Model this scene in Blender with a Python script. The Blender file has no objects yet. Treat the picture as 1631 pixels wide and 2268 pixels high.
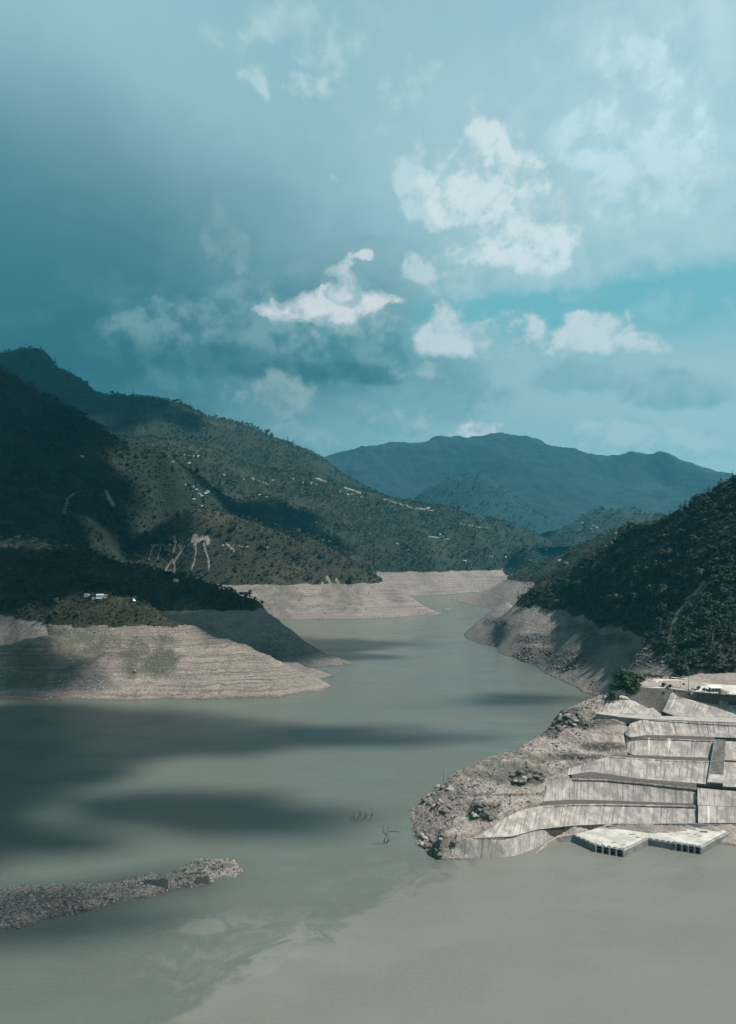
import bpy, math, random
import numpy as np
from mathutils import Vector
random.seed(7)
rng = np.random.default_rng(11)
SC = bpy.context.scene
COL = SC.collection

# ---------------------------------------------------------------- camera
F = 1425.2                 # focal length in photo units (photo taken as 1631 wide, 2268 high)
CX, CY, HZ = 815.5, 1134.0, 1190.0   # centre of the frame and the horizon line
H = 200.0                  # eye height over the water, metres
PITCH = math.atan((HZ - CY) / F)
cam_d = bpy.data.cameras.new('camera'); cam = bpy.data.objects.new('camera', cam_d); COL.objects.link(cam)
cam_d.sensor_fit = 'VERTICAL'; cam_d.sensor_height = 24.0
cam_d.lens = 24.0 * F / 2268.0
cam.location = (0, 0, H); cam.rotation_euler = (math.radians(90) + PITCH, 0, 0)
cam_d.clip_start = 1.0; cam_d.clip_end = 60000
SC.camera = cam
# ---------------------------------------------------------------- light
SUN = np.array([0.50, -0.14, 0.855]); SUN /= np.linalg.norm(SUN)
SUN_EL = math.asin(SUN[2]); SUN_AZ = math.atan2(SUN[0], SUN[1])
sun_d = bpy.data.lights.new('sun', 'SUN'); sun_d.energy = 5.0; sun_d.angle = math.radians(0.6)
sun_d.color = (1.0, 0.955, 0.90)
sun = bpy.data.objects.new('sun', sun_d); COL.objects.link(sun)
sun.rotation_euler = Vector(tuple(SUN)).to_track_quat('Z', 'Y').to_euler()
SC.view_settings.view_transform = 'Standard'; SC.view_settings.look = 'None'
EXPO = 0.8; SC.view_settings.exposure = EXPO; SC.view_settings.gamma = 1.0
SC.view_settings.use_curve_mapping = False
SC.render.engine = 'CYCLES'
SC.cycles.max_bounces = 4; SC.cycles.diffuse_bounces = 2; SC.cycles.glossy_bounces = 2
SC.cycles.volume_bounces = 0; SC.cycles.transparent_max_bounces = 12
SC.cycles.caustics_reflective = False; SC.cycles.caustics_refractive = False
SC.cycles.use_denoising = True

# ---------------------------------------------------------------- node helpers
class N:
    def __init__(s, tree): s.t = tree; s.n = tree.nodes; s.l = tree.links
    def new(s, typ, **kw):
        nd = s.n.new(typ)
        for k, v in kw.items():
            if k.startswith('i_'):
                key = k[2:]
                key = int(key) if key.isdigit() else key.replace('_', ' ')
                s.set(nd.inputs[key], v)
            else: setattr(nd, k, v)
        return nd
    def set(s, sock, v):
        if isinstance(v, bpy.types.NodeSocket): s.l.new(v, sock)
        else:
            if isinstance(v, tuple) and len(v) == 3 and sock.type == 'RGBA': v = v + (1,)
            sock.default_value = v
    def math(s, op, a, b=None, c=None, clamp=False):
        nd = s.n.new('ShaderNodeMath'); nd.operation = op; nd.use_clamp = clamp
        s.set(nd.inputs[0], a)
        if b is not None: s.set(nd.inputs[1], b)
        if c is not None: s.set(nd.inputs[2], c)
        return nd.outputs[0]
    def vmath(s, op, a, b=None, out=0):
        nd = s.n.new('ShaderNodeVectorMath'); nd.operation = op
        s.set(nd.inputs[0], a)
        if b is not None: s.set(nd.inputs[1], b)
        return nd.outputs[out]
    def noise(s, vec, scale, detail=4, rough=0.55, dist=0.0, lac=2.0, out='Fac'):
        nd = s.n.new('ShaderNodeTexNoise'); s.set(nd.inputs['Vector'], vec)
        nd.inputs['Scale'].default_value = scale; nd.inputs['Detail'].default_value = detail
        nd.inputs['Roughness'].default_value = rough; nd.inputs['Distortion'].default_value = dist
        nd.inputs['Lacunarity'].default_value = lac
        return nd.outputs[out]
    def ramp(s, f, a, b, lo=0.0, hi=1.0, smooth=True):
        nd = s.n.new('ShaderNodeMapRange'); nd.interpolation_type = 'SMOOTHSTEP' if smooth else 'LINEAR'
        s.set(nd.inputs[0], f); s.set(nd.inputs[1], a); s.set(nd.inputs[2], b)
        s.set(nd.inputs[3], lo); s.set(nd.inputs[4], hi)
        return nd.outputs[0]
    def mix(s, f, a, b, mode='MIX'):
        nd = s.n.new('ShaderNodeMix'); nd.data_type = 'RGBA'; nd.blend_type = mode
        s.set(nd.inputs[0], f); s.set(nd.inputs[6], a); s.set(nd.inputs[7], b)
        return nd.outputs[2]
    def xyz(s, x=0.0, y=0.0, z=0.0):
        nd = s.n.new('ShaderNodeCombineXYZ'); s.set(nd.inputs[0], x); s.set(nd.inputs[1], y); s.set(nd.inputs[2], z)
        return nd.outputs[0]
    def sep(s, v):
        nd = s.n.new('ShaderNodeSeparateXYZ'); s.set(nd.inputs[0], v); return nd.outputs
    def scale(s, v, k): return s.vmath('MULTIPLY', v, k)

# ---------------------------------------------------------------- view geometry helpers
def ray(X, Y):
    X = np.asarray(X, float); Y = np.asarray(Y, float)
    a = (X - CX) / F; b = -(Y - CY) / F
    c, s_ = math.cos(PITCH), math.sin(PITCH)
    dy = c - b * s_; dz = s_ + b * c
    return a / dy, dz / dy          # x per unit y, z per unit y
def W(X, Y, z=None, D=None):
    u, v = ray(X, Y)
    if D is None: D = (z - H) / v
    return np.array([u * D, D, H + v * D])
def project(x, y, z):
    c, s_ = math.cos(PITCH), math.sin(PITCH)
    zz = z - H
    dep = y * c + zz * s_; up = -y * s_ + zz * c
    return CX + F * x / dep, CY - F * up / dep

# ---------------------------------------------------------------- world: sky with clouds
SKY_STRENGTH = 0.10
def sr(r, g, b):   # photo sRGB 0-255 -> linear
    f = lambda c: ((c / 255 + .055) / 1.055) ** 2.4 if c > 10 else c / 255 / 12.92
    return (f(r), f(g), f(b))
world = bpy.data.worlds.new('World'); SC.world = world; world.use_nodes = True
def build_sky():
    t = world.node_tree; t.nodes.clear(); n = N(t)
    out = n.new('ShaderNodeOutputWorld'); bg = n.new('ShaderNodeBackground', i_Strength=SKY_STRENGTH)
    t.links.new(bg.outputs[0], out.inputs[0])
    sky = n.new('ShaderNodeTexSky', sky_type='NISHITA', sun_disc=False, sun_elevation=SUN_EL, sun_rotation=SUN_AZ,
                altitude=800.0, air_density=1.0, dust_density=1.5, ozone_density=1.0)
    d = n.vmath('NORMALIZE', n.new('ShaderNodeTexCoord').outputs['Generated'])
    sp = n.sep(d)
    az = n.math('ARCTAN2', sp[0], sp[1]); el = n.math('ARCSINE', sp[2])
    P = n.xyz(az, el, 0.0)
    # warped coordinates give every cloud its ragged outline
    w0 = n.vmath('SUBTRACT', n.noise(P, 3.0, 4, 0.5, out='Color'), (0.5, 0.5, 0.5))
    w1 = n.vmath('SUBTRACT', n.noise(P, 9.0, 6, 0.62, out='Color'), (0.5, 0.5, 0.5))
    w2 = n.vmath('SUBTRACT', n.noise(P, 34.0, 6, 0.66, out='Color'), (0.5, 0.5, 0.5))
    PW = n.vmath('ADD', P, n.vmath('ADD', n.scale(w1, (0.050, 0.045, 0)), n.scale(w2, (0.026, 0.024, 0))))
    PS = n.vmath('ADD', P, n.vmath('ADD', n.scale(w0, (0.22, 0.12, 0)), n.scale(w1, (0.05, 0.03, 0))))
    def to_ae(X, Y):
        u, v = ray(X, Y); return math.atan(u), math.atan(v / math.sqrt(1 + u * u))
    def puff_at(vec, X, Y, rx, ry, rot=0.0):
        ax, ay = to_ae(X, Y)
        m = n.new('ShaderNodeMapping', vector_type='TEXTURE', i_Vector=vec)
        m.inputs['Location'].default_value = (ax, ay, 0)
        m.inputs['Rotation'].default_value = (0, 0, math.radians(rot))
        k = math.cos(abs(ay)) ** 2 * 0.9 + 0.1
        m.inputs['Scale'].default_value = (rx / F * (0.55 + .45 * k), ry / F * k, 1000)
        g = n.new('ShaderNodeTexGradient', gradient_type='SPHERICAL'); t.links.new(m.outputs[0], g.inputs[0])
        return g.outputs['Fac']
    def blob(vec, X, Y, rx, ry, rot=0.0, a=0.0, b=1.0): return n.ramp(puff_at(vec, X, Y, rx, ry, rot), a, b)
    K = 1 / SKY_STRENGTH / 2 ** EXPO
    def c(r, g, b, m=1.0): q = sr(r, g, b); return tuple(x * K * m for x in q)
    # clear air: the physical sky, graded towards the teal of the photograph
    col = n.mix(1.0, sky.outputs[0], (0.60, 0.80, 0.54, 1), 'MULTIPLY')
    col = n.mix(0.75, col, n.mix(n.ramp(el, 0.05, 0.75), c(126, 178, 188), c(154, 200, 214)))
    def lay(f, k, colr):
        nonlocal col
        f = n.math('MULTIPLY', f, k) if k != 1.0 else f
        col = n.mix(f, col, colr)
    big = n.noise(n.scale(P, (1.0, 1.8, 1)), 2.6, 6, 0.52)
    mid = n.noise(n.scale(P, (1.0, 1.6, 1)), 7.0, 7, 0.58)
    fine = n.noise(P, 26.0, 7, 0.62)
    puff = n.noise(P, 11.0, 7, 0.6, 0.15)
    puff_s = n.noise(n.vmath('ADD', P, (-0.010, -0.024, 0)), 11.0, 7, 0.6, 0.15)
    lit = n.ramp(n.math('SUBTRACT', puff, puff_s), -0.10, 0.10)      # the billows shade themselves, sun upper right
    rag = n.math('ADD', n.math('MULTIPLY', n.math('SUBTRACT', fine, 0.5), 0.50), n.math('MULTIPLY', n.math('SUBTRACT', puff, 0.5), 0.75))
    # milky high cloud thickening to the right, thin everywhere
    lay(n.ramp(big, 0.34, 0.72), .45, c(174, 208, 216))
    lay(blob(PS, 1350, 300, 1000, 600), .62, c(178, 211, 223))
    lay(n.math('MULTIPLY', blob(PS, 1500, 350, 900, 700), n.ramp(mid, .42, .66)), .5, c(192, 222, 232))
    lay(blob(PS, 150, 60, 900, 420), .60, c(160, 203, 213))
    # storm veil filling the left
    lay(blob(PS, 0, 780, 1500, 800, -16, 0.0, 0.85), .80, c(96, 150, 163))
    lay(blob(PS, 60, 800, 1150, 640, -14, 0.0, 0.9), .90, c(54, 110, 124))
    lay(blob(PS, 300, 900, 900, 300, 4, 0.0, 0.8), .60, c(50, 106, 120))
    lay(n.math('MULTIPLY', blob(PS, 350, 650, 900, 420), n.ramp(mid, .45, .68)), .30, c(112, 160, 170))
    lay(n.math('MULTIPLY', n.math('MULTIPLY', n.ramp(puff, .48, .68), n.ramp(big, .38, .6)), blob(PS, 1100, 450, 1000, 620)), .40, c(204, 226, 232))
    # teal clear strip, milky air over the right horizon
    lay(blob(PW, 1370, 680, 640, 95, 0, 0.0, 0.5), .90, c(112, 180, 194))
    lay(blob(PW, 1500, 745, 300, 60, 0, 0.0, 0.6), .6, c(116, 180, 194))
    lay(blob(PS, 1450, 930, 850, 210, 0, 0.0, 0.6), .85, c(162, 196, 203))
    lay(blob(PS, 950, 960, 620, 180, 0, 0.0, 0.8), .70, c(142, 180, 187))
    lay(n.math('MULTIPLY', blob(PS, 620, 940, 480, 170), n.ramp(mid, .34, .60)), .6, c(126, 164, 171))
    def cloud(puffs, k=1.0, hi=(206, 225, 230), lo=(162, 196, 204), soft=.35, g=1.92, base=None, r=1.0, thr=.16):
        f = None
        for X, Y, rx, ry in puffs:
            q = puff_at(PW, X, Y, rx * g, ry * g); f = q if f is None else n.math('ADD', f, q)
        m = n.math('MULTIPLY_ADD', rag, r * 3.3, n.math('MINIMUM', f, 1.0))
        a = n.math('MULTIPLY', n.ramp(m, thr, thr + soft * 2.4 + .08), n.ramp(f, 0.0, 0.22))
        if base:
            e = n.math('ADD', n.sep(PW)[1], n.math('MULTIPLY', n.math('SUBTRACT', fine, .5), .008)); y0 = to_ae((puffs[0][0]), base)[1]
            a = n.math('MULTIPLY', a, n.ramp(e, y0 - .005, y0 + .011))
        ty = to_ae(puffs[0][0], sum(p[1] for p in puffs) / len(puffs))[1]; hh = max(30, (max(p[1] + p[3] for p in puffs) - min(p[1] - p[3] for p in puffs)) / 2) / F
        rise = n.math('MULTIPLY', n.math('SUBTRACT', n.sep(PW)[1], ty), .28 / hh)
        a = n.math('MULTIPLY', a, n.ramp(fine, .25, .58, .80, 1.0))
        body = n.ramp(n.math('ADD', n.math('MULTIPLY_ADD', lit, .60, rise), n.math('MULTIPLY', n.math('SUBTRACT', m, .45), .75)), 0.05, 1.05)
        if base is None: lay(n.math('MULTIPLY', n.ramp(f, 0.0, 1.1), n.ramp(puff, .35, .62)), k * .55, c(*lo))
        lay(a, k, n.mix(body, c(*lo), c(*hi)))
    # grey masses under the storm
    cloud([(330, 660, 80, 34), (400, 685, 60, 30), (240, 640, 80, 34)], .35, (96, 146, 157), (74, 126, 139), .5)
    cloud([(500, 765, 170, 62), (650, 780, 150, 70), (770, 775, 110, 74), (600, 720, 190, 55), (820, 800, 60, 50), (430, 735, 120, 50), (690, 700, 120, 50)], 1.0, (116, 160, 168), (70, 124, 137), .45)
    cloud([(900, 700, 66, 70), (880, 800, 66, 60), (960, 850, 90, 50), (1010, 840, 46, 40), (900, 900, 140, 50), (860, 640, 60, 50)], .65, (122, 168, 176), (88, 140, 151), .5)
    cloud([(520, 830, 110, 40), (460, 870, 120, 40), (420, 800, 90, 30)], .4, (116, 160, 168), (76, 130, 142), .5)
    cloud([(700, 832, 170, 20), (540, 800, 140, 26), (810, 838, 70, 20), (420, 775, 110, 26)], .75, (54, 110, 123), (44, 100, 114), .45, base=858)
    cloud([(740, 590, 120, 34), (650, 625, 130, 40), (850, 560, 110, 26), (560, 650, 90, 30)], .55, (140, 178, 185), (96, 148, 160), .6)
    # pale flat sheet ending at the teal strip
    cloud([(1350, 590, 300, 44), (1150, 585, 170, 55), (1520, 570, 220, 60), (1010, 600, 120, 46), (1080, 545, 120, 60)], .75, (172, 205, 212), (146, 188, 197), .55, base=634, r=.6)
    cloud([(1480, 690, 130, 30), (1560, 680, 90, 40), (1400, 710, 80, 20), (1250, 660, 70, 14)], .5, (158, 198, 206), (132, 182, 193), .5)
    # thin scraps near the top
    cloud([(700, 70, 120, 80), (740, 105, 60, 52), (620, 78, 120, 40), (530, 105, 60, 25)], .65, (192, 220, 224), (150, 194, 204), .6)
    cloud([(555, 152, 45, 20), (600, 172, 56, 25), (650, 192, 60, 24), (692, 190, 32, 20)], .8, (188, 217, 224), (150, 192, 202), .40)
    cloud([(900, 228, 60, 38), (868, 212, 40, 28), (932, 182, 30, 34), (976, 158, 28, 28), (912, 148, 14, 30)], .55, (184, 216, 224), (150, 192, 204), .50)
    cloud([(737, 400, 15, 12), (747, 412, 12, 12)], .7, (176, 208, 214), (140, 182, 192), .35)
    cloud([(515, 540, 55, 46), (500, 512, 34, 34), (552, 566, 42, 36), (478, 575, 36, 50), (489, 492, 13, 24)], .62, (138, 176, 182), (98, 148, 159), .55)
    cloud([(488, 440, 10, 34), (425, 350, 12, 20)], .18, (160, 190, 196), (120, 165, 175), .5)
    # bright cumulus of the right half
    cloud([(1530, 90, 150, 100), (1320, 100, 150, 70), (1570, 210, 90, 130)], .55, (196, 226, 236), (176, 212, 222), .7)
    cloud([(1400, 170, 84, 90), (1340, 290, 96, 52), (1300, 305, 56, 42), (1400, 310, 90, 74), (1440, 260, 80, 80), (1490, 330, 90, 70), (1412, 140, 60, 50)], .8, (206, 234, 240), (172, 209, 219), .50)
    cloud([(1420, 445, 100, 60), (1440, 400, 84, 60), (1372, 430, 54, 36), (1450, 480, 60, 30)], .75, (200, 227, 232), (170, 206, 215), .50)
    cloud([(1200, 330, 70, 30), (1230, 380, 60, 40)], .35, (186, 218, 226), (165, 202, 213), .5)
    cloud([(912, 352, 26, 52), (918, 420, 36, 54), (950, 462, 50, 42), (985, 505, 46, 36), (886, 400, 20, 36)], .80, (198, 222, 228), (150, 192, 202), .32)
    cloud([(1050, 350, 60, 70), (1078, 315, 34, 44), (1010, 405, 80, 56), (1098, 420, 100, 80), (1150, 475, 96, 84), (1120, 530, 110, 64), (1195, 500, 56, 70), (1170, 430, 66, 54), (1050, 465, 74, 60)], .95, (214, 230, 234), (166, 200, 208), .36)
    cloud([(930, 602, 38, 26), (908, 592, 22, 20), (962, 616, 40, 16), (952, 585, 10, 16)], .8, (196, 216, 221), (142, 184, 192), .30)
    # white core in the middle
    cloud([(780, 705, 90, 34), (845, 712, 46, 30), (700, 712, 70, 26)], .65, (160, 190, 196), (112, 158, 168), .4)
    cloud([(700, 672, 56, 22), (648, 692, 30, 15), (752, 664, 64, 22), (806, 666, 60, 13), (728, 688, 60, 20), (852, 666, 34, 7), (590, 680, 22, 9)], 1.0, (216, 222, 228), (152, 182, 190), .13, r=.8)
    cloud([(784, 636, 20, 22), (772, 604, 16, 24), (738, 601, 28, 9), (748, 648, 28, 11), (806, 574, 18, 7)], .95, (212, 219, 226), (158, 188, 196), .16, r=.8)
    # flat based row
    cloud([(955, 752, 56, 34), (1000, 735, 60, 40), (1050, 752, 70, 30), (1100, 746, 56, 36), (1142, 728, 46, 42), (1172, 745, 36, 40), (988, 698, 26, 24), (1100, 770, 120, 16)], .95, (200, 216, 221), (150, 188, 196), .30, base=790)
    cloud([(1280, 742, 46, 42), (1297, 718, 26, 28), (1330, 752, 60, 40), (1362, 734, 30, 42), (1252, 770, 46, 26), (1405, 776, 50, 18), (1440, 770, 22, 14), (1330, 776, 100, 14)], .95, (202, 217, 222), (150, 190, 197), .30, base=797)
    # darker cloudlets and the low fringe
    cloud([(1300, 833, 95, 32), (1250, 845, 50, 24), (1352, 855, 50, 20)], .70, (118, 166, 176), (102, 152, 164), .5, base=880, r=.6)
    cloud([(1490, 865, 70, 36), (1540, 880, 50, 24), (1440, 882, 40, 20), (1500, 840, 40, 20)], .75, (126, 170, 179), (104, 152, 164), .45, base=910, r=.6)
    cloud([(1115, 862, 40, 17)], .6, (112, 160, 170), (100, 150, 160), .5, r=.6)
    cloud([(600, 868, 60, 44), (560, 890, 50, 34), (642, 890, 60, 34), (622, 850, 30, 24), (575, 915, 40, 30)], .62, (164, 188, 190), (92, 142, 153), .50)
    cloud([(890, 930, 42, 26), (862, 936, 28, 18), (922, 946, 28, 16)], .7, (172, 196, 201), (110, 158, 168), .40)
    cloud([(660, 972, 60, 28), (720, 985, 50, 26), (620, 962, 40, 20), (700, 1000, 100, 18)], .6, (160, 188, 193), (112, 158, 167), .50)
    cloud([(1052, 952, 28, 17), (1082, 944, 26, 13), (1042, 966, 40, 16)], .9, (206, 214, 220), (136, 176, 184), .22)
    cloud([(930, 808, 20, 15), (950, 826, 28, 16), (888, 828, 18, 13)], .6, (170, 194, 199), (106, 154, 164), .30)
    cloud([(1330, 953, 48, 22), (1300, 975, 40, 20), (1370, 985, 50, 24), (1480, 990, 60, 28), (1530, 1000, 50, 28), (1420, 962, 40, 16), (1290, 950, 26, 12)], .55, (184, 204, 210), (136, 178, 187), .35)
    t.links.new(col, bg.inputs[0])
    world.cycles.sampling_method = 'MANUAL'; world.cycles.sample_map_resolution = 512
build_sky()

# ---------------------------------------------------------------- numpy noise
_perm = np.random.default_rng(3).permutation(256).astype(np.int64); _perm = np.concatenate([_perm, _perm, _perm])
_grad = np.array([(math.cos(a), math.sin(a)) for a in np.linspace(0, 2 * math.pi, 16, endpoint=False)])
def perlin(x, y, seed=0):
    xi = np.floor(x).astype(np.int64); yi = np.floor(y).astype(np.int64); xf = x - xi; yf = y - yi
    def g(ix, iy, fx, fy):
        h = _perm[(_perm[(ix + seed * 17) & 255] + iy + seed * 31) & 255] & 15
        gr = _grad[h]; return gr[..., 0] * fx + gr[..., 1] * fy
    u = xf ** 3 * (xf * (xf * 6 - 15) + 10); v = yf ** 3 * (yf * (yf * 6 - 15) + 10)
    a = g(xi, yi, xf, yf); b = g(xi + 1, yi, xf - 1, yf); c = g(xi, yi + 1, xf, yf - 1); d = g(xi + 1, yi + 1, xf - 1, yf - 1)
    return (a + (b - a) * u) + ((c + (d - c) * u) - (a + (b - a) * u)) * v
def fbm(x, y, octv=5, seed=0, gain=0.5, ridged=False):
    s = np.zeros_like(x, dtype=float); a = 1.0; f = 1.0; tot = 0
    for o in range(octv):
        q = perlin(x * f + o * 13.7, y * f - o * 7.3, seed + o)
        if ridged: q = 0.5 - np.abs(q) * 1.6
        s += q * a; tot += a; a *= gain; f *= 2.03
    return s / tot * (1.0 if ridged else 1.5)
def smooth(a, b, x):
    t = np.clip((x - a) / (b - a), 0, 1); return t * t * (3 - 2 * t)

# ---------------------------------------------------------------- mesh helpers
def tag(o, label=None, cat=None, group=None, kind=None):
    if label: o['label'] = label
    if cat: o['category'] = cat
    if group: o['group'] = group
    if kind: o['kind'] = kind
    return o
def mesh_np(name, V, Fq, mats=None, attrs=None, smooth_=True, midx=None):
    me = bpy.data.meshes.new(name)
    V = np.asarray(V, np.float32); Fq = np.asarray(Fq, np.int32); k = Fq.shape[1]
    me.vertices.add(len(V)); me.vertices.foreach_set('co', V.ravel())
    me.loops.add(Fq.size); me.loops.foreach_set('vertex_index', Fq.ravel())
    me.polygons.add(len(Fq)); me.polygons.foreach_set('loop_start', np.arange(len(Fq), dtype=np.int32) * k)
    me.polygons.foreach_set('loop_total', np.full(len(Fq), k, np.int32))
    me.update(calc_edges=True); me.validate()
    me.polygons.foreach_set('use_smooth', np.full(len(me.polygons), smooth_, bool))
    for nm, arr in (attrs or {}).items():
        at = me.attributes.new(nm, 'FLOAT', 'POINT'); at.data.foreach_set('value', np.asarray(arr, np.float32))
    for m in (mats or []): me.materials.append(m)
    if midx is not None: me.polygons.foreach_set('material_index', np.asarray(midx, np.int32))
    return me
def link(name, me, parent=None):
    o = bpy.data.objects.new(name, me); COL.objects.link(o)
    if parent is not None: o.parent = parent
    return o
def empty(name, loc=(0, 0, 0), rz=0.0):
    o = bpy.data.objects.new(name, None); COL.objects.link(o); o.location = loc; o.rotation_euler.z = rz
    o.empty_display_size = 1; return o
def copy_tree(o, parent=None):
    c = o.copy(); COL.objects.link(c); c.parent = parent
    for ch in list(o.children): copy_tree(ch, c)
    return c
class MB:
    def __init__(s): s.v = []; s.f = []; s.m = []
    def poly(s, pts, faces, m=0):
        b = len(s.v); s.v += [tuple(p) for p in pts]; s.f += [tuple(b + i for i in f) for f in faces]; s.m += [m] * len(faces); return s
    def box(s, c, size, rz=0.0, m=0, taper=1.0):
        cx, cy, cz = c; a, b, h = size[0] / 2, size[1] / 2, size[2] / 2; co, si = math.cos(rz), math.sin(rz); P = []
        for dz, k in ((-h, 1), (h, taper)):
            for dx, dy in ((-a, -b), (a, -b), (a, b), (-a, b)):
                P.append((cx + dx * k * co - dy * k * si, cy + dx * k * si + dy * k * co, cz + dz))
        return s.poly(P, [(3, 2, 1, 0), (4, 5, 6, 7), (0, 1, 5, 4), (1, 2, 6, 5), (2, 3, 7, 6), (3, 0, 4, 7)], m)
    def beam(s, p, q, w, h, m=0):
        p = Vector(p); q = Vector(q); d = (q - p).normalized(); up = Vector((0, 0, 1))
        if abs(d.dot(up)) > .98: up = Vector((0, 1, 0))
        x = d.cross(up).normalized(); y = x.cross(d).normalized(); P = []
        for e in (p, q):
            for a, b in ((-w, -h), (w, -h), (w, h), (-w, h)): P.append(tuple(e + x * a / 2 + y * b / 2))
        return s.poly(P, [(0, 1, 2, 3), (7, 6, 5, 4), (4, 5, 1, 0), (5, 6, 2, 1), (6, 7, 3, 2), (7, 4, 0, 3)], m)
    def tube(s, pts, rad, k=6, m=0):
        rings = []; b = len(s.v)
        pts = [Vector(p) for p in pts]
        for i, p in enumerate(pts):
            d = (pts[min(i + 1, len(pts) - 1)] - pts[max(i - 1, 0)]).normalized()
            up = Vector((0, 0, 1)) if abs(d.z) < .9 else Vector((1, 0, 0))
            x = d.cross(up).normalized(); y = x.cross(d); r = rad[i] if hasattr(rad, '__len__') else rad
            s.v += [tuple(p + x * math.cos(2 * math.pi * j / k) * r + y * math.sin(2 * math.pi * j / k) * r) for j in range(k)]
        for i in range(len(pts) - 1):
            for j in range(k):
                a = b + i * k + j; c = b + i * k + (j + 1) % k
                s.f.append((a, c, c + k, a + k)); s.m.append(m)
        s.f.append(tuple(b + j for j in range(k))[::-1]); s.m.append(m)
        s.f.append(tuple(b + (len(pts) - 1) * k + j for j in range(k))); s.m.append(m)
        return s
    def build(s, name, mats, parent=None, smooth_=False):
        me = bpy.data.meshes.new(name); me.from_pydata(s.v, [], s.f)
        for m in (mats if isinstance(mats, (list, tuple)) else [mats]): me.materials.append(m)
        me.polygons.foreach_set('material_index', s.m)
        if smooth_: me.polygons.foreach_set('use_smooth', [True] * len(me.polygons))
        me.update(); return link(name, me, parent)

# ---------------------------------------------------------------- materials
def new_mat(name):
    m = bpy.data.materials.new(name); m.use_nodes = True; t = m.node_tree; t.nodes.clear(); n = N(t)
    out = n.new('ShaderNodeOutputMaterial'); b = n.new('ShaderNodeBsdfPrincipled'); t.links.new(b.outputs[0], out.inputs[0])
    b.inputs['Specular IOR Level'].default_value = 0.2; b.inputs['Roughness'].default_value = 0.9
    return m, n, b, out
def bump(n, b, h, dist, strength=1.0):
    nd = n.new('ShaderNodeBump', i_Height=h, i_Distance=dist, i_Strength=strength); n.l.new(nd.outputs[0], b.inputs['Normal'])
def simple(name, colr, colr2=None, sc=0.5, rough=0.85, bd=0.0, spec=0.2):
    m, n, b, o = new_mat(name)
    P = n.new('ShaderNodeNewGeometry').outputs['Position']
    f = n.noise(P, sc, 6, 0.6)
    n.set(b.inputs['Base Color'], n.mix(n.ramp(f, .3, .7), colr, colr2 or tuple(x * .75 for x in colr)))
    b.inputs['Roughness'].default_value = rough; b.inputs['Specular IOR Level'].default_value = spec
    if bd: bump(n, b, n.noise(P, sc * 6, 4, .6), bd)
    return m
def leaf_mat(name, c1, c2, c3):
    m, n, b, o = new_mat(name)
    r = n.new('ShaderNodeObjectInfo').outputs['Random']
    P = n.new('ShaderNodeNewGeometry').outputs['Position']
    q = n.noise(P, 0.012, 4, .6)
    k = n.math('ADD', n.math('MULTIPLY', r, .75), n.math('MULTIPLY', n.math('SUBTRACT', q, .35), .9))
    col = n.mix(n.ramp(k, .15, .6, smooth=False), c1, c2)
    col = n.mix(n.ramp(k, .6, 1.05, smooth=False), col, c3)
    n.set(b.inputs['Base Color'], col); b.inputs['Roughness'].default_value = .7
    return m
def hill_mat(name, veg=((.016, .022, .013), (.032, .034, .020), (.065, .056, .042)), soil=(.33, .28, .24), soil2=(.22, .188, .165),
             rock=(.12, .11, .105), sc=1.0, strata=0.5, green=(.095, .098, .072)):
    soil, soil2, rock, green = (tuple(x * .66 for x in q) for q in (soil, soil2, rock, green)); veg = tuple(tuple(x * .8 for x in q) for q in veg)
    m, n, b, o = new_mat(name)
    P = n.new('ShaderNodeNewGeometry').outputs['Position']; z = n.sep(P)[2]
    def at(nm): return n.new('ShaderNodeAttribute', attribute_name=nm).outputs['Fac']
    big = n.noise(P, .006 * sc, 5, .6); mid = n.noise(P, .035 * sc, 6, .62); fin = n.noise(P, .22 * sc, 5, .65)
    v = n.mix(n.ramp(mid, .35, .62), veg[0], veg[1]); v = n.mix(n.math('MULTIPLY', n.ramp(big, .48, .68), n.ramp(fin, .35, .6)), v, veg[2])
    # dry beds: pale beds and dark lines along the contours
    zz = n.math('ADD', z, n.math('MULTIPLY', mid, 5.0))
    st = n.noise(n.xyz(n.math('MULTIPLY', n.sep(P)[0], .010), n.math('MULTIPLY', n.sep(P)[1], .010), zz), .55, 6, .75)
    s = n.mix(n.ramp(n.math('ADD', n.math('MULTIPLY', fin, .6), n.math('MULTIPLY', mid, .4)), .38, .60), soil, soil2)
    s = n.mix(n.math('MULTIPLY', n.ramp(st, .52, .40), strata), s, tuple(x * .50 for x in soil2))
    s = n.mix(n.math('MULTIPLY', n.ramp(st, .56, .66), strata * .8), s, tuple(min(x * 1.35, .55) for x in soil))
    s = n.mix(n.math('MULTIPLY', n.ramp(big, .5, .62), .5), s, (.17, .14, .122))
    s = n.mix(n.math('MULTIPLY', at('green'), n.ramp(n.math('ADD', mid, n.math('MULTIPLY', st, .4)), .50, .75)), s, green)
    s = n.mix(n.math('MULTIPLY', at('rock'), n.ramp(fin, .30, .52)), s, rock)
    s = n.mix(n.math('MULTIPLY', n.ramp(n.math('ADD', z, n.math('MULTIPLY', fin, -1.2)), 1.1 / sc + .2, -.2), .75), s, tuple(x * .45 for x in soil2))
    e = n.ramp(n.math('ADD', at('bare'), n.math('MULTIPLY', n.math('SUBTRACT', fin, .5), .5)), .40, .60)
    n.set(b.inputs['Base Color'], n.mix(e, v, s))
    bump(n, b, n.math('ADD', n.math('MULTIPLY', fin, 3.0), n.math('MULTIPLY', n.noise(P, .9 * sc, 4, .7), .9)), 1.7 / sc, 1.0)
    return m

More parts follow.
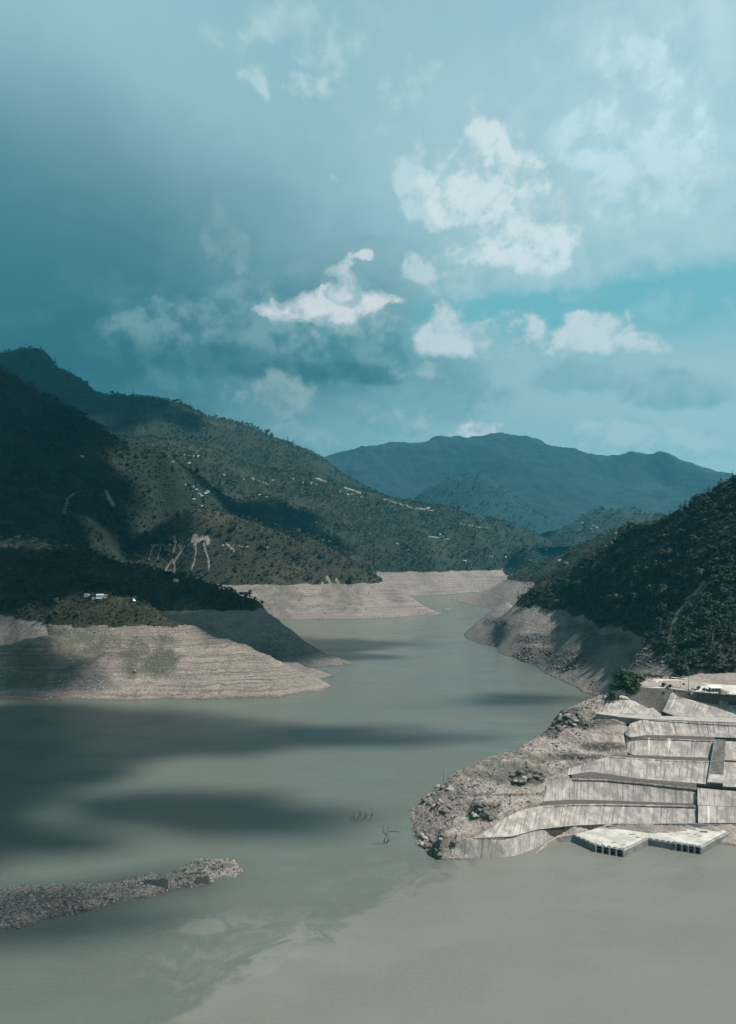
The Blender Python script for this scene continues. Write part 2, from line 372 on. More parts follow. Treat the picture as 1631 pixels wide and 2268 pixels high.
# ---------------------------------------------------------------- terrain
HILLS = {}
class Hill:
    """A height field over world x, y drawn through surveyed control points."""
    def __init__(s, name, pts, box, step, noise=(), ridge=(), c=18.0, behind=0.0, bdrop=.55, post=None, skylift=None):
        P = []
        for p in pts:
            X, Y, kind, val = p[:4]
            if kind == 'w': P.append((X, Y, val))       # plain world point
            else:
                q = W(X, Y, **({'z': val} if kind == 'z' else {'D': val})); P.append(tuple(q))
            if len(p) > 4:                              # silhouette point: the ground falls away behind it
                q = P[-1]
                for m_ in ((1.0, 3.0) if len(p) > 5 else (1.0,)):
                    k = (q[1] + p[4] * m_) / q[1]; P.append((q[0] * k, q[1] * k, q[2] - p[4] * bdrop * m_))
        P = np.array(P, float); s.P = P; s.c = c
        s.ctr = P[:, :2].mean(0); s.sc = 500.0
        A = s._phi(P[:, :2]); n_ = len(P)
        L = np.c_[(P[:, :2] - s.ctr) / s.sc, np.ones(n_)]
        M = np.zeros((n_ + 3, n_ + 3)); M[:n_, :n_] = A; M[:n_, n_:] = L; M[n_:, :n_] = L.T
        M[:n_, :n_] += np.eye(n_) * 1e-6
        s.w = np.linalg.lstsq(M, np.r_[P[:, 2], 0, 0, 0], rcond=None)[0]
        s.noise = noise; s.ridge = ridge; s.post = post; s.name = name; s.box = box; s.step = step
    def _phi(s, q):
        d2 = ((q[:, None, :] - s.P[None, :, :2]) ** 2).sum(-1)
        return -np.sqrt(d2 + s.c ** 2) / s.sc
    def base(s, x, y):
        q = np.c_[x.ravel(), y.ravel()]; out = np.empty(len(q))
        for i in range(0, len(q), 40000):
            k = q[i:i + 40000]
            out[i:i + 40000] = s._phi(k) @ s.w[:-3] + np.c_[(k - s.ctr) / s.sc, np.ones(len(k))] @ s.w[-3:]
        return out.reshape(x.shape)
    def z(s, x, y):
        h = s.base(x, y); calm = .42 + .58 * smooth(15, 130, h)      # shores keep their line
        if s.box[1] - s.box[0] < 700 and s.name in ('lit_headland', 'promontory', 'spit', 'shore_mound'): calm = 1.0
        for i, (amp, wl, *ex) in enumerate(s.noise):
            h = h + amp * calm * fbm(x / wl, y / wl, ex[0] if ex else 5, seed=i * 5 + len(s.name))
        for i, (amp, wl) in enumerate(s.ridge):
            h = h + amp * calm * fbm(x / wl, y / wl, 5, seed=40 + i * 5 + len(s.name), ridged=True, gain=.5)
        if s.post: h = s.post(x, y, h)
        return h
    def build(s, mat, masks, label=None, nm=None):
        x0, x1, y0, y1 = s.box; nx = int((x1 - x0) / s.step) + 1; ny = int((y1 - y0) / s.step) + 1
        gx, gy = np.meshgrid(np.linspace(x0, x1, nx), np.linspace(y0, y1, ny))
        gz = s.z(gx, gy); s.g = (gx, gy, gz)
        idx = np.arange(nx * ny).reshape(ny, nx)
        Q = np.stack([idx[:-1, :-1], idx[:-1, 1:], idx[1:, 1:], idx[1:, :-1]], -1).reshape(-1, 4)
        zf = gz.ravel(); keep = (zf[Q].max(1) > -3.0)
        # what lies outside the picture on both sides is not built
        X, Y = project(gx.ravel(), np.maximum(gy.ravel(), 10), zf); lim = (X > -420) & (X < 2060)
        keep &= lim[Q].any(1)
        Q = Q[keep]; used = np.zeros(nx * ny, bool); used[Q.ravel()] = True
        rem = np.cumsum(used) - 1; Q = rem[Q]
        V = np.c_[gx.ravel(), gy.ravel(), zf][used]
        s.maskf = masks; A = masks(V[:, 0], V[:, 1], V[:, 2], X[used], Y[used])
        me = mesh_np(nm or s.name, V, Q, [mat], A); o = link(nm or s.name, me)
        tag(o, label, kind='structure'); s.V = V; s.A = A; HILLS[s.name] = s
        s.o = o
        return o
    def zi(s, x, y):
        """height read from the built grid"""
        gx, gy, gz = s.g; x0, x1, y0, y1 = s.box; ny, nx = gz.shape
        fx = np.clip((np.asarray(x, float) - x0) / (x1 - x0) * (nx - 1), 0, nx - 1.001); fy = np.clip((np.asarray(y, float) - y0) / (y1 - y0) * (ny - 1), 0, ny - 1.001)
        i = fx.astype(int); j = fy.astype(int); a = fx - i; b = fy - j
        return (gz[j, i] * (1 - a) + gz[j, i + 1] * a) * (1 - b) + (gz[j + 1, i] * (1 - a) + gz[j + 1, i + 1] * a) * b
    def hit(s, X, Y):
        u, v = ray(X, Y); x0, x1, y0, y1 = s.box
        D = np.linspace(y0, y1, 3000); x = u * D; zr = H + v * D; ok = (x > x0) & (x < x1)
        g = s.zi(x, D); b = np.where(ok & (zr <= g))[0]
        if len(b) == 0: return None
        k = b[0]; return (float(x[k]), float(D[k]), float(g[k]))
FULL = 74.0      # the old full-water line
def masks_std(scars=(), greens=(), rocks=(), full=FULL, w=5.0, noise_amp=5.0, line=None):
    def f(x, y, z, X, Y):
        e = fbm(x / 30, y / 30, 4, seed=9) * noise_amp
        bare = smooth(w, -w, z + e - full)
        for pl, wd, k in scars:
            d = np.full(len(X), 1e9)
            for (ax, ay), (bx, by) in zip(pl[:-1], pl[1:]):
                t = np.clip(((X - ax) * (bx - ax) + (Y - ay) * (by - ay)) / ((bx - ax) ** 2 + (by - ay) ** 2 + 1e-6), 0, 1)
                d = np.minimum(d, np.hypot(X - ax - t * (bx - ax), Y - ay - t * (by - ay)))
            d = d + fbm(x / 12, y / 12, 3, seed=4) * wd * .8
            bare = np.maximum(bare, smooth(wd * 1.25, wd * .5, d) * k)
        def ell(L):
            r = np.zeros(len(X))
            for cx, cy, rx, ry, *k in L:
                d = np.hypot((X - cx) / rx, (Y - cy) / ry) + fbm(X / 40, Y / 25, 4, seed=14) * .5
                r = np.maximum(r, smooth(1.15, .6, d) * (k[0] if k else 1))
            return r
        return {'bare': bare, 'green': ell(greens), 'rock': ell(rocks)}
    return f
def benches(step=3.0, amount=.75, top=FULL, seed=2):
    """drawdown benches cut by waves at each water level, cut into the ground itself"""
    def f(x, y, h):
        m = fbm(x / 60, y / 60, 3, seed=seed) * 1.8
        q = (h + m) / step; fr = q - np.floor(q); sm = np.floor(q) + smooth(.42, .62, fr)
        hb = sm * step - m
        k = amount * smooth(top + 2, top - 4, h) * smooth(-1.5, .5, h) * (0.55 + .6 * np.clip(fbm(x / 90, y / 90, 3, seed=seed + 3) + .4, 0, 1))
        return h + (hb - h) * np.clip(k, 0, 1)
    return f
Zk, Dk = 'z', 'D'
def build_terrain():
    M = {}
    M['far'] = hill_mat('far_forest_slope', veg=((.006, .030, .040), (.011, .040, .049), (.022, .055, .060)), sc=.35, strata=.1)  # forest tones with the blue of distance haze painted into them
    M['mid'] = hill_mat('wooded_slope', sc=.7, veg=((.013, .022, .016), (.022, .031, .023), (.042, .046, .036)))
    M['near'] = hill_mat('scrub_slope', sc=1.2)
    M['head'] = hill_mat('bedded_headland', sc=1.3, strata=.85, soil=(.37, .308, .262), soil2=(.235, .197, .168))
    M['grey'] = hill_mat('grey_scree', sc=1.3, strata=.35, soil=(.31, .275, .25), soil2=(.165, .145, .135), rock=(.085, .08, .078))
    M['prom'] = hill_mat('rubble_promontory', sc=2.4, strata=.35, soil=(.52, .44, .385), soil2=(.30, .25, .215), rock=(.085, .076, .07), green=(.15, .15, .11))
    M['spit'] = hill_mat('rubble_spit', sc=3.5, strata=.5, soil=(.44, .385, .34), soil2=(.23, .20, .18), rock=(.09, .08, .075))
    # --- far blue range
    sky = [(-300, 1010), (200, 1020), (500, 1030), (650, 1032), (715, 1020), (760, 1010), (800, 1000), (860, 987), (900, 990), (930, 993), (975, 972), (1000, 972), (1020, 980), (1060, 975),
           (1090, 964), (1130, 968), (1170, 975), (1200, 985), (1225, 1002), (1270, 997), (1290, 1005), (1310, 1015), (1340, 1015), (1400, 1010), (1440, 1018), (1465, 1006),
           (1490, 1020), (1530, 1040), (1560, 1060), (1585, 1070), (1650, 1092), (1750, 1110), (1950, 1120)]
    pts = [(X, Y, Dk, 5900 + 300 * math.sin(X / 130), 600) for X, Y in sky]
    pts += [(X, 1085, Dk, 5150 + 250 * math.sin(X / 70)) for X in range(700, 1800, 110)]
    pts += [(X, 1150, Dk, 4500) for X in range(600, 1800, 200)] + [(X, 1195, Dk, 3900) for X in range(600, 1800, 200)] + [('w', 0, 0, 0)][:0]
    h = Hill('mountain_range', pts, (-2400, 5000, 3900, 7200), 22, noise=((11, 70), (12, 500),), ridge=((70, 1300), (52, 330), (22, 110)), c=4)
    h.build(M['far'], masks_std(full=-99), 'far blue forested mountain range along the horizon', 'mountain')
    sk = [(880, 1150), (930, 1110), (980, 1075), (1030, 1057), (1080, 1065), (1130, 1100), (1180, 1140), (1230, 1180), (1280, 1200)]
    h = Hill('blue_foothill', [(X, Y, Dk, 4650, 500) for X, Y in sk] + [(X, 1195, Dk, 4000) for X in range(850, 1400, 120)] + [(1040, 1130, Dk, 4300)],
             (-100, 2200, 3800, 5300), 18, noise=((20, 300),), ridge=((80, 600), (25, 200)), c=60)
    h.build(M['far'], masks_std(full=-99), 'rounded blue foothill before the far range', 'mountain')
    sk = [(1180, 1225), (1220, 1192), (1260, 1165), (1300, 1142), (1350, 1131), (1400, 1135), (1450, 1148), (1520, 1150), (1620, 1140), (1800, 1120)]
    h = Hill('valley_hill', [(X, Y, Dk, 3600, 400) for X, Y in sk] + [(X, 1215, Dk, 3050) for X in range(1150, 1800, 120)] + [(1300, 1180, Dk, 3350), (1400, 1170, Dk, 3350)],
             (500, 2900, 2900, 4200), 14, noise=((14, 200),), ridge=((30, 500),), c=50)
    h.build(M['mid'], masks_std(full=-99), 'low green village hill at the valley end', 'hill')
    # --- upper left range with the rocky peak
    sk = [(-420, 850), (-200, 815), (-100, 800), (0, 789), (46, 778), (80, 775), (103, 784), (118, 808), (150, 828), (182, 845), (205, 866), (232, 884), (300, 885), (360, 893), (420, 906), (455, 922),
          (500, 925), (540, 942), (580, 960), (610, 976), (650, 990), (700, 1012), (730, 1040), (760, 1065), (790, 1080), (830, 1096), (900, 1130)]
    pts = [(X, Y, Dk, 3700 - max(0, X - 600) * .9, 350) for X, Y in sk]
    pts += [(-300, 950, Dk, 3200), (-100, 900, Dk, 3350), (46, 860, Dk, 3480), (100, 900, Dk, 3400), (180, 930, Dk, 3350), (300, 960, Dk, 3300), (450, 970, Dk, 3400), (520, 990, Dk, 3400), (600, 1030, Dk, 3300), (700, 1080, Dk, 3250), (800, 1120, Dk, 3220)]
    pts += [(X, 1110, Dk, 3080) for X in range(-300, 700, 130)]
    h = Hill('left_range', pts, (-3200, 500, 3050, 4300), 12, noise=((12, 160),), ridge=((70, 800), (14, 170)), c=22)
    h.build(M['mid'], masks_std(full=-99, rocks=((90, 830, 60, 60),)), 'high dark ridge with a rocky knob at upper left', 'mountain')
    # --- long hill to the far bank
    sk = [(100, 930), (200, 950), (246, 966), (306, 979), (399, 981), (455, 996), (493, 1008), (560, 1037), (640, 1051), (700, 1063), (760, 1079), (830, 1098), (900, 1114), (960, 1127), (1020, 1135),
          (1080, 1150), (1130, 1165), (1180, 1186), (1220, 1203), (1252, 1218), (1275, 1240)]
    pts = [(X, Y, Dk, 3000, 300) for X, Y in sk]
    pts += [(500, 1080, Dk, 2650), (400, 1060, Dk, 2650), (560, 1130, Dk, 2500), (650, 1110, Dk, 2720), (780, 1150, Dk, 2700), (700, 1190, Dk, 2450), (900, 1180, Dk, 2600), (820, 1225, Dk, 2440), (1000, 1200, Dk, 2620), (1080, 1215, Dk, 2600),
            (1150, 1225, Dk, 2620), (950, 1240, Dk, 2400), (620, 1230, Dk, 2250), (760, 1250, Dk, 2300), (1200, 1240, Dk, 2620), (900, 1145, Dk, 2770), (1040, 1175, Dk, 2740), (650, 1080, Dk, 2850)]
    pts += [(X, Y, Zk, 74) for X, Y in ((820, 1266), (870, 1266.5), (930, 1266), (1000, 1264.6), (1060, 1263), (1110, 1261))] + [(1160, 1262, Dk, 2450), (1220, 1255, Dk, 2500)]
    pts += [(X, Y, Zk, 0) for X, Y in ((860, 1322), (917, 1320), (960, 1318), (1004, 1316), (1050, 1312), (1110, 1300))]
    pts += [(X, Y, Zk, 30) for X, Y in ((870, 1297.5), (960, 1297), (1050, 1292), (1130, 1287))]
    pts += [(500, 1200, Dk, 2250), (380, 1150, Dk, 2350), (250, 1100, Dk, 2400), (600, 1280, Dk, 2100), (700, 1300, Dk, 2080), (1200, 1300, Zk, -15)]
    h = Hill('far_bank_hill', pts, (-1500, 1000, 2110, 3300), 7, noise=((7, 120),), ridge=((24, 330), (8, 80)), c=40, post=benches(5, .5))
    scars = [([(700, 1058), (725, 1068)], 2.2, .9), ([(765, 1080), (800, 1092)], 2.2, .8), ([(930, 1127), (960, 1130)], 2, .7), ([(655, 1197), (690, 1199)], 2, .9), ([(700, 1203), (740, 1200)], 1.6, .7),
             ([(950, 1188), (1000, 1194)], 1.8, .7), ([(1020, 1160), (1080, 1170)], 1.6, .6), ([(560, 1060), (600, 1075)], 1.6, .6), ([(850, 1105), (925, 1128)], 1.6, .6)]
    h.build(M['mid'], masks_std(scars=scars), 'long terraced green hill above the far bare bank', 'hill')
    # --- dark left hill
    sk = [(-420, 700), (-200, 760), (-100, 800), (0, 838), (46, 860), (100, 890), (150, 919), (200, 944), (246, 966), (306, 997), (354, 1027), (399, 1042), (437, 1061), (474, 1091), (511, 1121), (560, 1162), (600, 1192)]
    pts = [(X, Y, Dk, 2060 + .45 * X, 260) for X, Y in sk]
    pts += [(-300, 1000, Dk, 1600), (-100, 1050, Dk, 1640), (46, 1000, Dk, 1820), (46, 1130, Dk, 1580), (140, 1060, Dk, 1840), (200, 1090, Dk, 1860), (240, 1150, Dk, 1830), (300, 1110, Dk, 2000), (350, 1150, Dk, 2010), (320, 1190, Dk, 1960), (170, 1190, Dk, 1640), (225, 1235, Dk, 1690), (100, 1190, Dk, 1500), (46, 1170, Dk, 1500),
            (-100, 1180, Dk, 1450), (380, 1080, Dk, 2080), (460, 1150, Dk, 2120), (380, 1240, Dk, 2060), (480, 1290, Dk, 2060), (280, 1250, Dk, 1800), (-300, 1250, Dk, 1300), (0, 1260, Dk, 1300), (200, 1290, Dk, 1330), (330, 1300, Dk, 1720)]
    h = Hill('dark_hill', pts, (-1550, -60, 1250, 2650), 6.5, noise=((6, 90),), ridge=((62, 400), (15, 110)), c=16)
    scars = [([(165, 1092), (150, 1105), (143, 1135)], 4, .8), ([(236, 1087), (243, 1105), (254, 1122)], 6, .8), ([(46, 1165), (150, 1212), (245, 1245)], 2.0, .45), ([(180, 1097), (240, 1096)], 1.6, .6)]
    h.build(M['mid'], masks_std(full=-99, scars=scars), 'steep dark forested hill with two pale slips', 'hill')
    # --- hill with the slides, middle left
    sk = [(240, 1225), (300, 1196), (350, 1165), (400, 1141), (430, 1131), (480, 1136), (520, 1150), (570, 1165), (620, 1184), (680, 1196), (720, 1210), (760, 1234), (800, 1259), (830, 1275)]
    pts = [(X, Y, Dk, 1960 - .1 * X, 200) for X, Y in sk]
    pts += [(X, Y, Zk, 74) for X, Y in ((380, 1290), (450, 1293), (520, 1295), (600, 1295), (680, 1294), (740, 1293), (800, 1292), (846, 1288))]
    pts += [(X, Y, Zk, 0) for X, Y in ((440, 1374), (500, 1373), (560, 1372), (650, 1372), (750, 1371), (850, 1368), (920, 1363), (968, 1357), (985, 1350))]
    pts += [(880, 1304, Zk, 60, 120), (910, 1325, Zk, 38, 110), (940, 1345, Zk, 16, 80)]
    pts += [(X, Y, Zk, 34) for X, Y in ((520, 1333), (600, 1334), (700, 1333), (800, 1330), (860, 1328))]
    pts += [(430, 1200, Dk, 1830), (550, 1220, Dk, 1830), (650, 1240, Dk, 1820), (720, 1255, Dk, 1800), (350, 1230, Dk, 1840), (300, 1270, Dk, 1730), (780, 1275, Dk, 1780)]
    h = Hill('slide_hill', pts, (-950, 260, 1540, 2250), 3.3, noise=((4, 70),), ridge=((16, 170), (7, 50)), c=10, post=benches(4, .5))
    scars = [([(346, 1204), (338, 1214), (329, 1240)], 1.5, .95), ([(358, 1205), (355, 1222), (347, 1243)], 1.5, .9), ([(386, 1188), (389, 1204), (383, 1228), (377, 1246), (366, 1266)], 2.0, 1), ([(384, 1190), (390, 1202)], 3.5, 1), ([(412, 1208), (400, 1224), (388, 1240), (374, 1268)], 2.2, 1),
             ([(384, 1240), (388, 1262), (382, 1276)], 2.4, 1), ([(399, 1206), (401, 1222)], 1.5, .9), ([(427, 1200), (433, 1186), (439, 1200)], 4.5, 1), ([(432, 1202), (435, 1222), (431, 1246), (420, 1270), (412, 1284)], 2.0, 1),
             ([(447, 1192), (458, 1190), (462, 1204)], 5, 1), ([(452, 1204), (456, 1220), (462, 1238), (464, 1262)], 2.2, 1), ([(500, 1202), (512, 1212), (519, 1221)], 2.4, .95),
             ([(330, 1207), (380, 1208), (430, 1207), (480, 1207), (540, 1210), (600, 1212)], .9, .9), ([(725, 1278), (732, 1292), (738, 1302)], 3.5, 1), ([(745, 1283), (755, 1300)], 3, 1), ([(715, 1290), (712, 1310)], 2, 1)]
    h.build(M['near'], masks_std(scars=scars, greens=((620, 1330, 60, 60, .5), (760, 1310, 50, 60, .5))), 'brown hill streaked by landslides above a bare banded shore', 'hill')
    # --- dark headland in cloud shade
    sk = [(-420, 1180), (-200, 1190), (46, 1200), (120, 1219), (200, 1236), (250, 1250), (300, 1262), (350, 1273), (400, 1284), (450, 1299), (500, 1312), (540, 1327), (566, 1336)]
    pts = [(X, Y, Dk, 1380 - .33 * X, 160) for X, Y in sk]
    pts += [(582, 1347, Zk, 70, 90), (620, 1381, Zk, 48, 90), (660, 1411, Zk, 30, 80), (700, 1436, Zk, 18, 60), (740, 1456, Zk, 8, 50), (783, 1470, Zk, 0), (800, 1478, Zk, -6)]
    pts += [(X, Y, Zk, 74) for X, Y in ((370, 1353), (430, 1352), (480, 1351), (540, 1350))] + [(-200, 1365, Zk, 74), (46, 1373, Zk, 74), (100, 1380, Zk, 74)]
    pts += [(X, Y, Zk, 0) for X, Y in ((740, 1474), (700, 1476), (650, 1478), (600, 1480), (520, 1482), (400, 1486), (200, 1490), (0, 1490), (-200, 1490))]
    pts += [(600, 1430, Zk, 32), (520, 1420, Zk, 36), (250, 1310, Dk, 1120), (100, 1300, Dk, 1130), (400, 1320, Dk, 1150), (-200, 1300, Dk, 1130)]
    h = Hill('shaded_headland', pts, (-900, 120, 930, 1720), 3.6, noise=((3.5, 60),), ridge=((15, 140), (6, 42)), c=8, post=benches(3.5, .5))
    h.build(M['grey'], masks_std(), 'dark wooded headland with a bare grey point', 'hill')
    h = Hill('shore_mound', [(600, 1462, Zk, 16, 40), (660, 1468, Zk, 13, 40), (700, 1482, Zk, 8, 30), (735, 1500, Zk, 0), (700, 1507, Zk, 0), (640, 1508, Zk, 0), (560, 1510, Zk, 0), (560, 1455, Zk, 18, 40), (745, 1495, Zk, -3)],
             (-230, -20, 860, 1080), 2.4, noise=((1.5, 25),), c=4)
    h.build(M['grey'], masks_std(full=99), 'low bare mound behind the lit headland', 'hill')
    # --- lit headland
    sk = [(360, 1366, 84), (330, 1346, 97), (290, 1329, 106), (240, 1321, 110), (200, 1317, 112), (160, 1321, 108), (130, 1343, 96), (112, 1372, 80), (97, 1416, 64), (46, 1428, 57), (0, 1436, 50), (-150, 1452, 42), (-420, 1475, 30)]
    pts = [(X, Y, Zk, z, 70) for X, Y, z in sk]
    pts += [(733, 1525, Zk, -.5), (705, 1508, Zk, 8, 40), (650, 1484, Zk, 18, 50), (600, 1455, Zk, 32, 55), (550, 1432, Zk, 44, 60), (500, 1418, Zk, 53, 60), (450, 1403, Zk, 63, 60), (425, 1391, Zk, 71, 60)]
    pts += [(X, Y, Zk, 74) for X, Y in ((142, 1382), (170, 1385), (200, 1386), (250, 1387), (300, 1388), (350, 1388), (400, 1386))]
    pts += [(X, Y, Zk, 0) for X, Y in ((-420, 1548), (-200, 1548), (0, 1548), (46, 1547), (150, 1547), (250, 1547), (350, 1547), (450, 1546), (520, 1545), (570, 1543), (620, 1540), (660, 1536), (700, 1531))]
    pts += [(X, Y, Zk, z) for X, Y, z in ((150, 1470, 33), (250, 1475, 30), (350, 1475, 30), (450, 1475, 29), (540, 1475, 27), (50, 1480, 29), (120, 1440, 50), (200, 1425, 53), (350, 1425, 53), (450, 1435, 46))]
    h = Hill('lit_headland', pts, (-620, 0, 775, 1080), 1.9, noise=((2.4, 45), (.6, 9)), ridge=((8.5, 80), (2.4, 22)), c=6, post=benches(3.2, .85))
    h.build(M['head'], masks_std(noise_amp=7, greens=((165, 1430, 75, 55, .9), (330, 1455, 75, 50, .9), (270, 1430, 70, 35, .5), (60, 1480, 60, 60, .5)), rocks=((185, 1512, 80, 26, 1.0), (60, 1505, 60, 14, .7), (420, 1512, 30, 30, .3))),
            'pale banded headland with a scrub covered top', 'headland')
    # --- far right green slope
    sk = [(1095, 1300, 48), (1112, 1290, 62), (1128, 1281, 76)]
    pts = [(X, Y, Zk, z, 120) for X, Y, z in sk] + [(X, Y, Dk, D, 200) for X, Y, D in ((1160, 1264, 1930), (1179, 1255, 1900), (1246, 1228, 1850), (1295, 1208, 1800), (1345, 1185, 1750), (1395, 1174, 1700), (1450, 1160, 1700), (1600, 1100, 1700), (1900, 1050, 1700))]
    pts += [(X, Y, Zk, 74) for X, Y in ((1135, 1285), (1160, 1288), (1200, 1292))]
    pts += [(X, Y, Zk, 0) for X, Y in ((1018, 1331), (1040, 1337), (1056, 1340), (1097, 1349), (1150, 1358), (1200, 1366), (1010, 1326))] + [(1045, 1322, Zk, 14, 90), (1075, 1310, Zk, 30, 110)]
    pts += [(1130, 1315, Zk, 42), (1250, 1310, Dk, 1620), (1350, 1290, Dk, 1500), (1300, 1240, Dk, 1700), (1500, 1280, Dk, 1400), (1800, 1280, Dk, 1400)]
    h = Hill('right_far_slope', pts, (200, 1400, 1330, 2300), 5.5, noise=((4, 80),), ridge=((12, 180), (4, 50)), c=12, post=benches(4, .5))
    h.build(M['near'], masks_std(scars=(([(1365, 1182), (1390, 1180)], 3, .9), ([(1345, 1215), (1390, 1200)], 2, .8))), 'green slope with houses behind the dark right hill', 'hill')
    # --- big dark right hill
    sk = [(1156, 1326, 1214), (1189, 1298, 1221), (1232, 1279, 1207), (1279, 1262, 1153), (1292, 1244, 1150), (1345, 1221, 1100), (1391, 1186, 1050), (1438, 1176, 1000), (1478, 1160, 950), (1521, 1138, 900), (1551, 1125, 870), (1577, 1112, 850), (1650, 1068, 830), (1800, 1000, 800), (2000, 930, 790)]
    pts = [(X, Y, Dk, D, 130) for X, Y, D in sk]
    pts += [(X, Y, Zk, 74) for X, Y in ((1165, 1337), (1202, 1345), (1246, 1352), (1299, 1364), (1345, 1384))] + [(1405, 1408, Zk, 71), (1458, 1401, Dk, 760), (1494, 1441, Dk, 700), (1517, 1467, Dk, 650)]
    pts += [(X, Y, Zk, 0) for X, Y in ((1033, 1402), (1060, 1424), (1100, 1433), (1146, 1457), (1212, 1466), (1232, 1500), (1262, 1515), (1292, 1534), (1318, 1541), (1350, 1560))]
    pts += [(1060, 1379, Zk, 18, 60), (1100, 1352, Zk, 45, 70), (1130, 1340, Zk, 60, 70), (1115, 1385, Zk, 38), (1150, 1410, Zk, 30), (1250, 1430, Zk, 34), (1330, 1450, Zk, 40), (1400, 1470, Dk, 755), (1350, 1510, Zk, 19), (1300, 1510, Zk, 8), (1180, 1435, Zk, 20),
            (1400, 1300, Dk, 900), (1500, 1350, Dk, 770), (1560, 1250, Dk, 770), (1300, 1300, Dk, 1080), (1460, 1500, Dk, 650), (1420, 1510, Dk, 690), (1560, 1420, Dk, 640), (1600, 1500, Dk, 600), (1500, 1495, Dk, 610), (1700, 1400, Dk, 620), (1800, 1500, Dk, 560), (1500, 1560, Dk, 590), (1420, 1640, Dk, 560), (1500, 1640, Dk, 562), (1600, 1640, Dk, 562), (1700, 1640, Dk, 560), (1850, 1640, Dk, 556), (1600, 1530, Dk, 590), (1700, 1530, Dk, 590)]
    h = Hill('right_hill', pts, (100, 1250, 562, 1500), 2.9, noise=((2.8, 50), (.6, 9)), ridge=((13, 120), (7, 36)), c=7, post=benches(4, .3))
    h.build(M['grey'], masks_std(noise_amp=12, scars=(([(1560, 1290), (1500, 1360), (1480, 1420)], 5, .75), ([(1545, 1340), (1500, 1400)], 3, .6), ([(1500, 1420), (1490, 1460)], 5, .7)),
            rocks=((1182, 1450, 46, 26), (1310, 1420, 30, 34), (1260, 1465, 60, 26), (1180, 1415, 40, 14), (1350, 1415, 60, 14), (1440, 1455, 60, 26), (1290, 1390, 60, 12), (1100, 1380, 30, 16, .7))), 'dark wooded hill falling to bare grey scree', 'hill')
    return M
M = build_terrain()

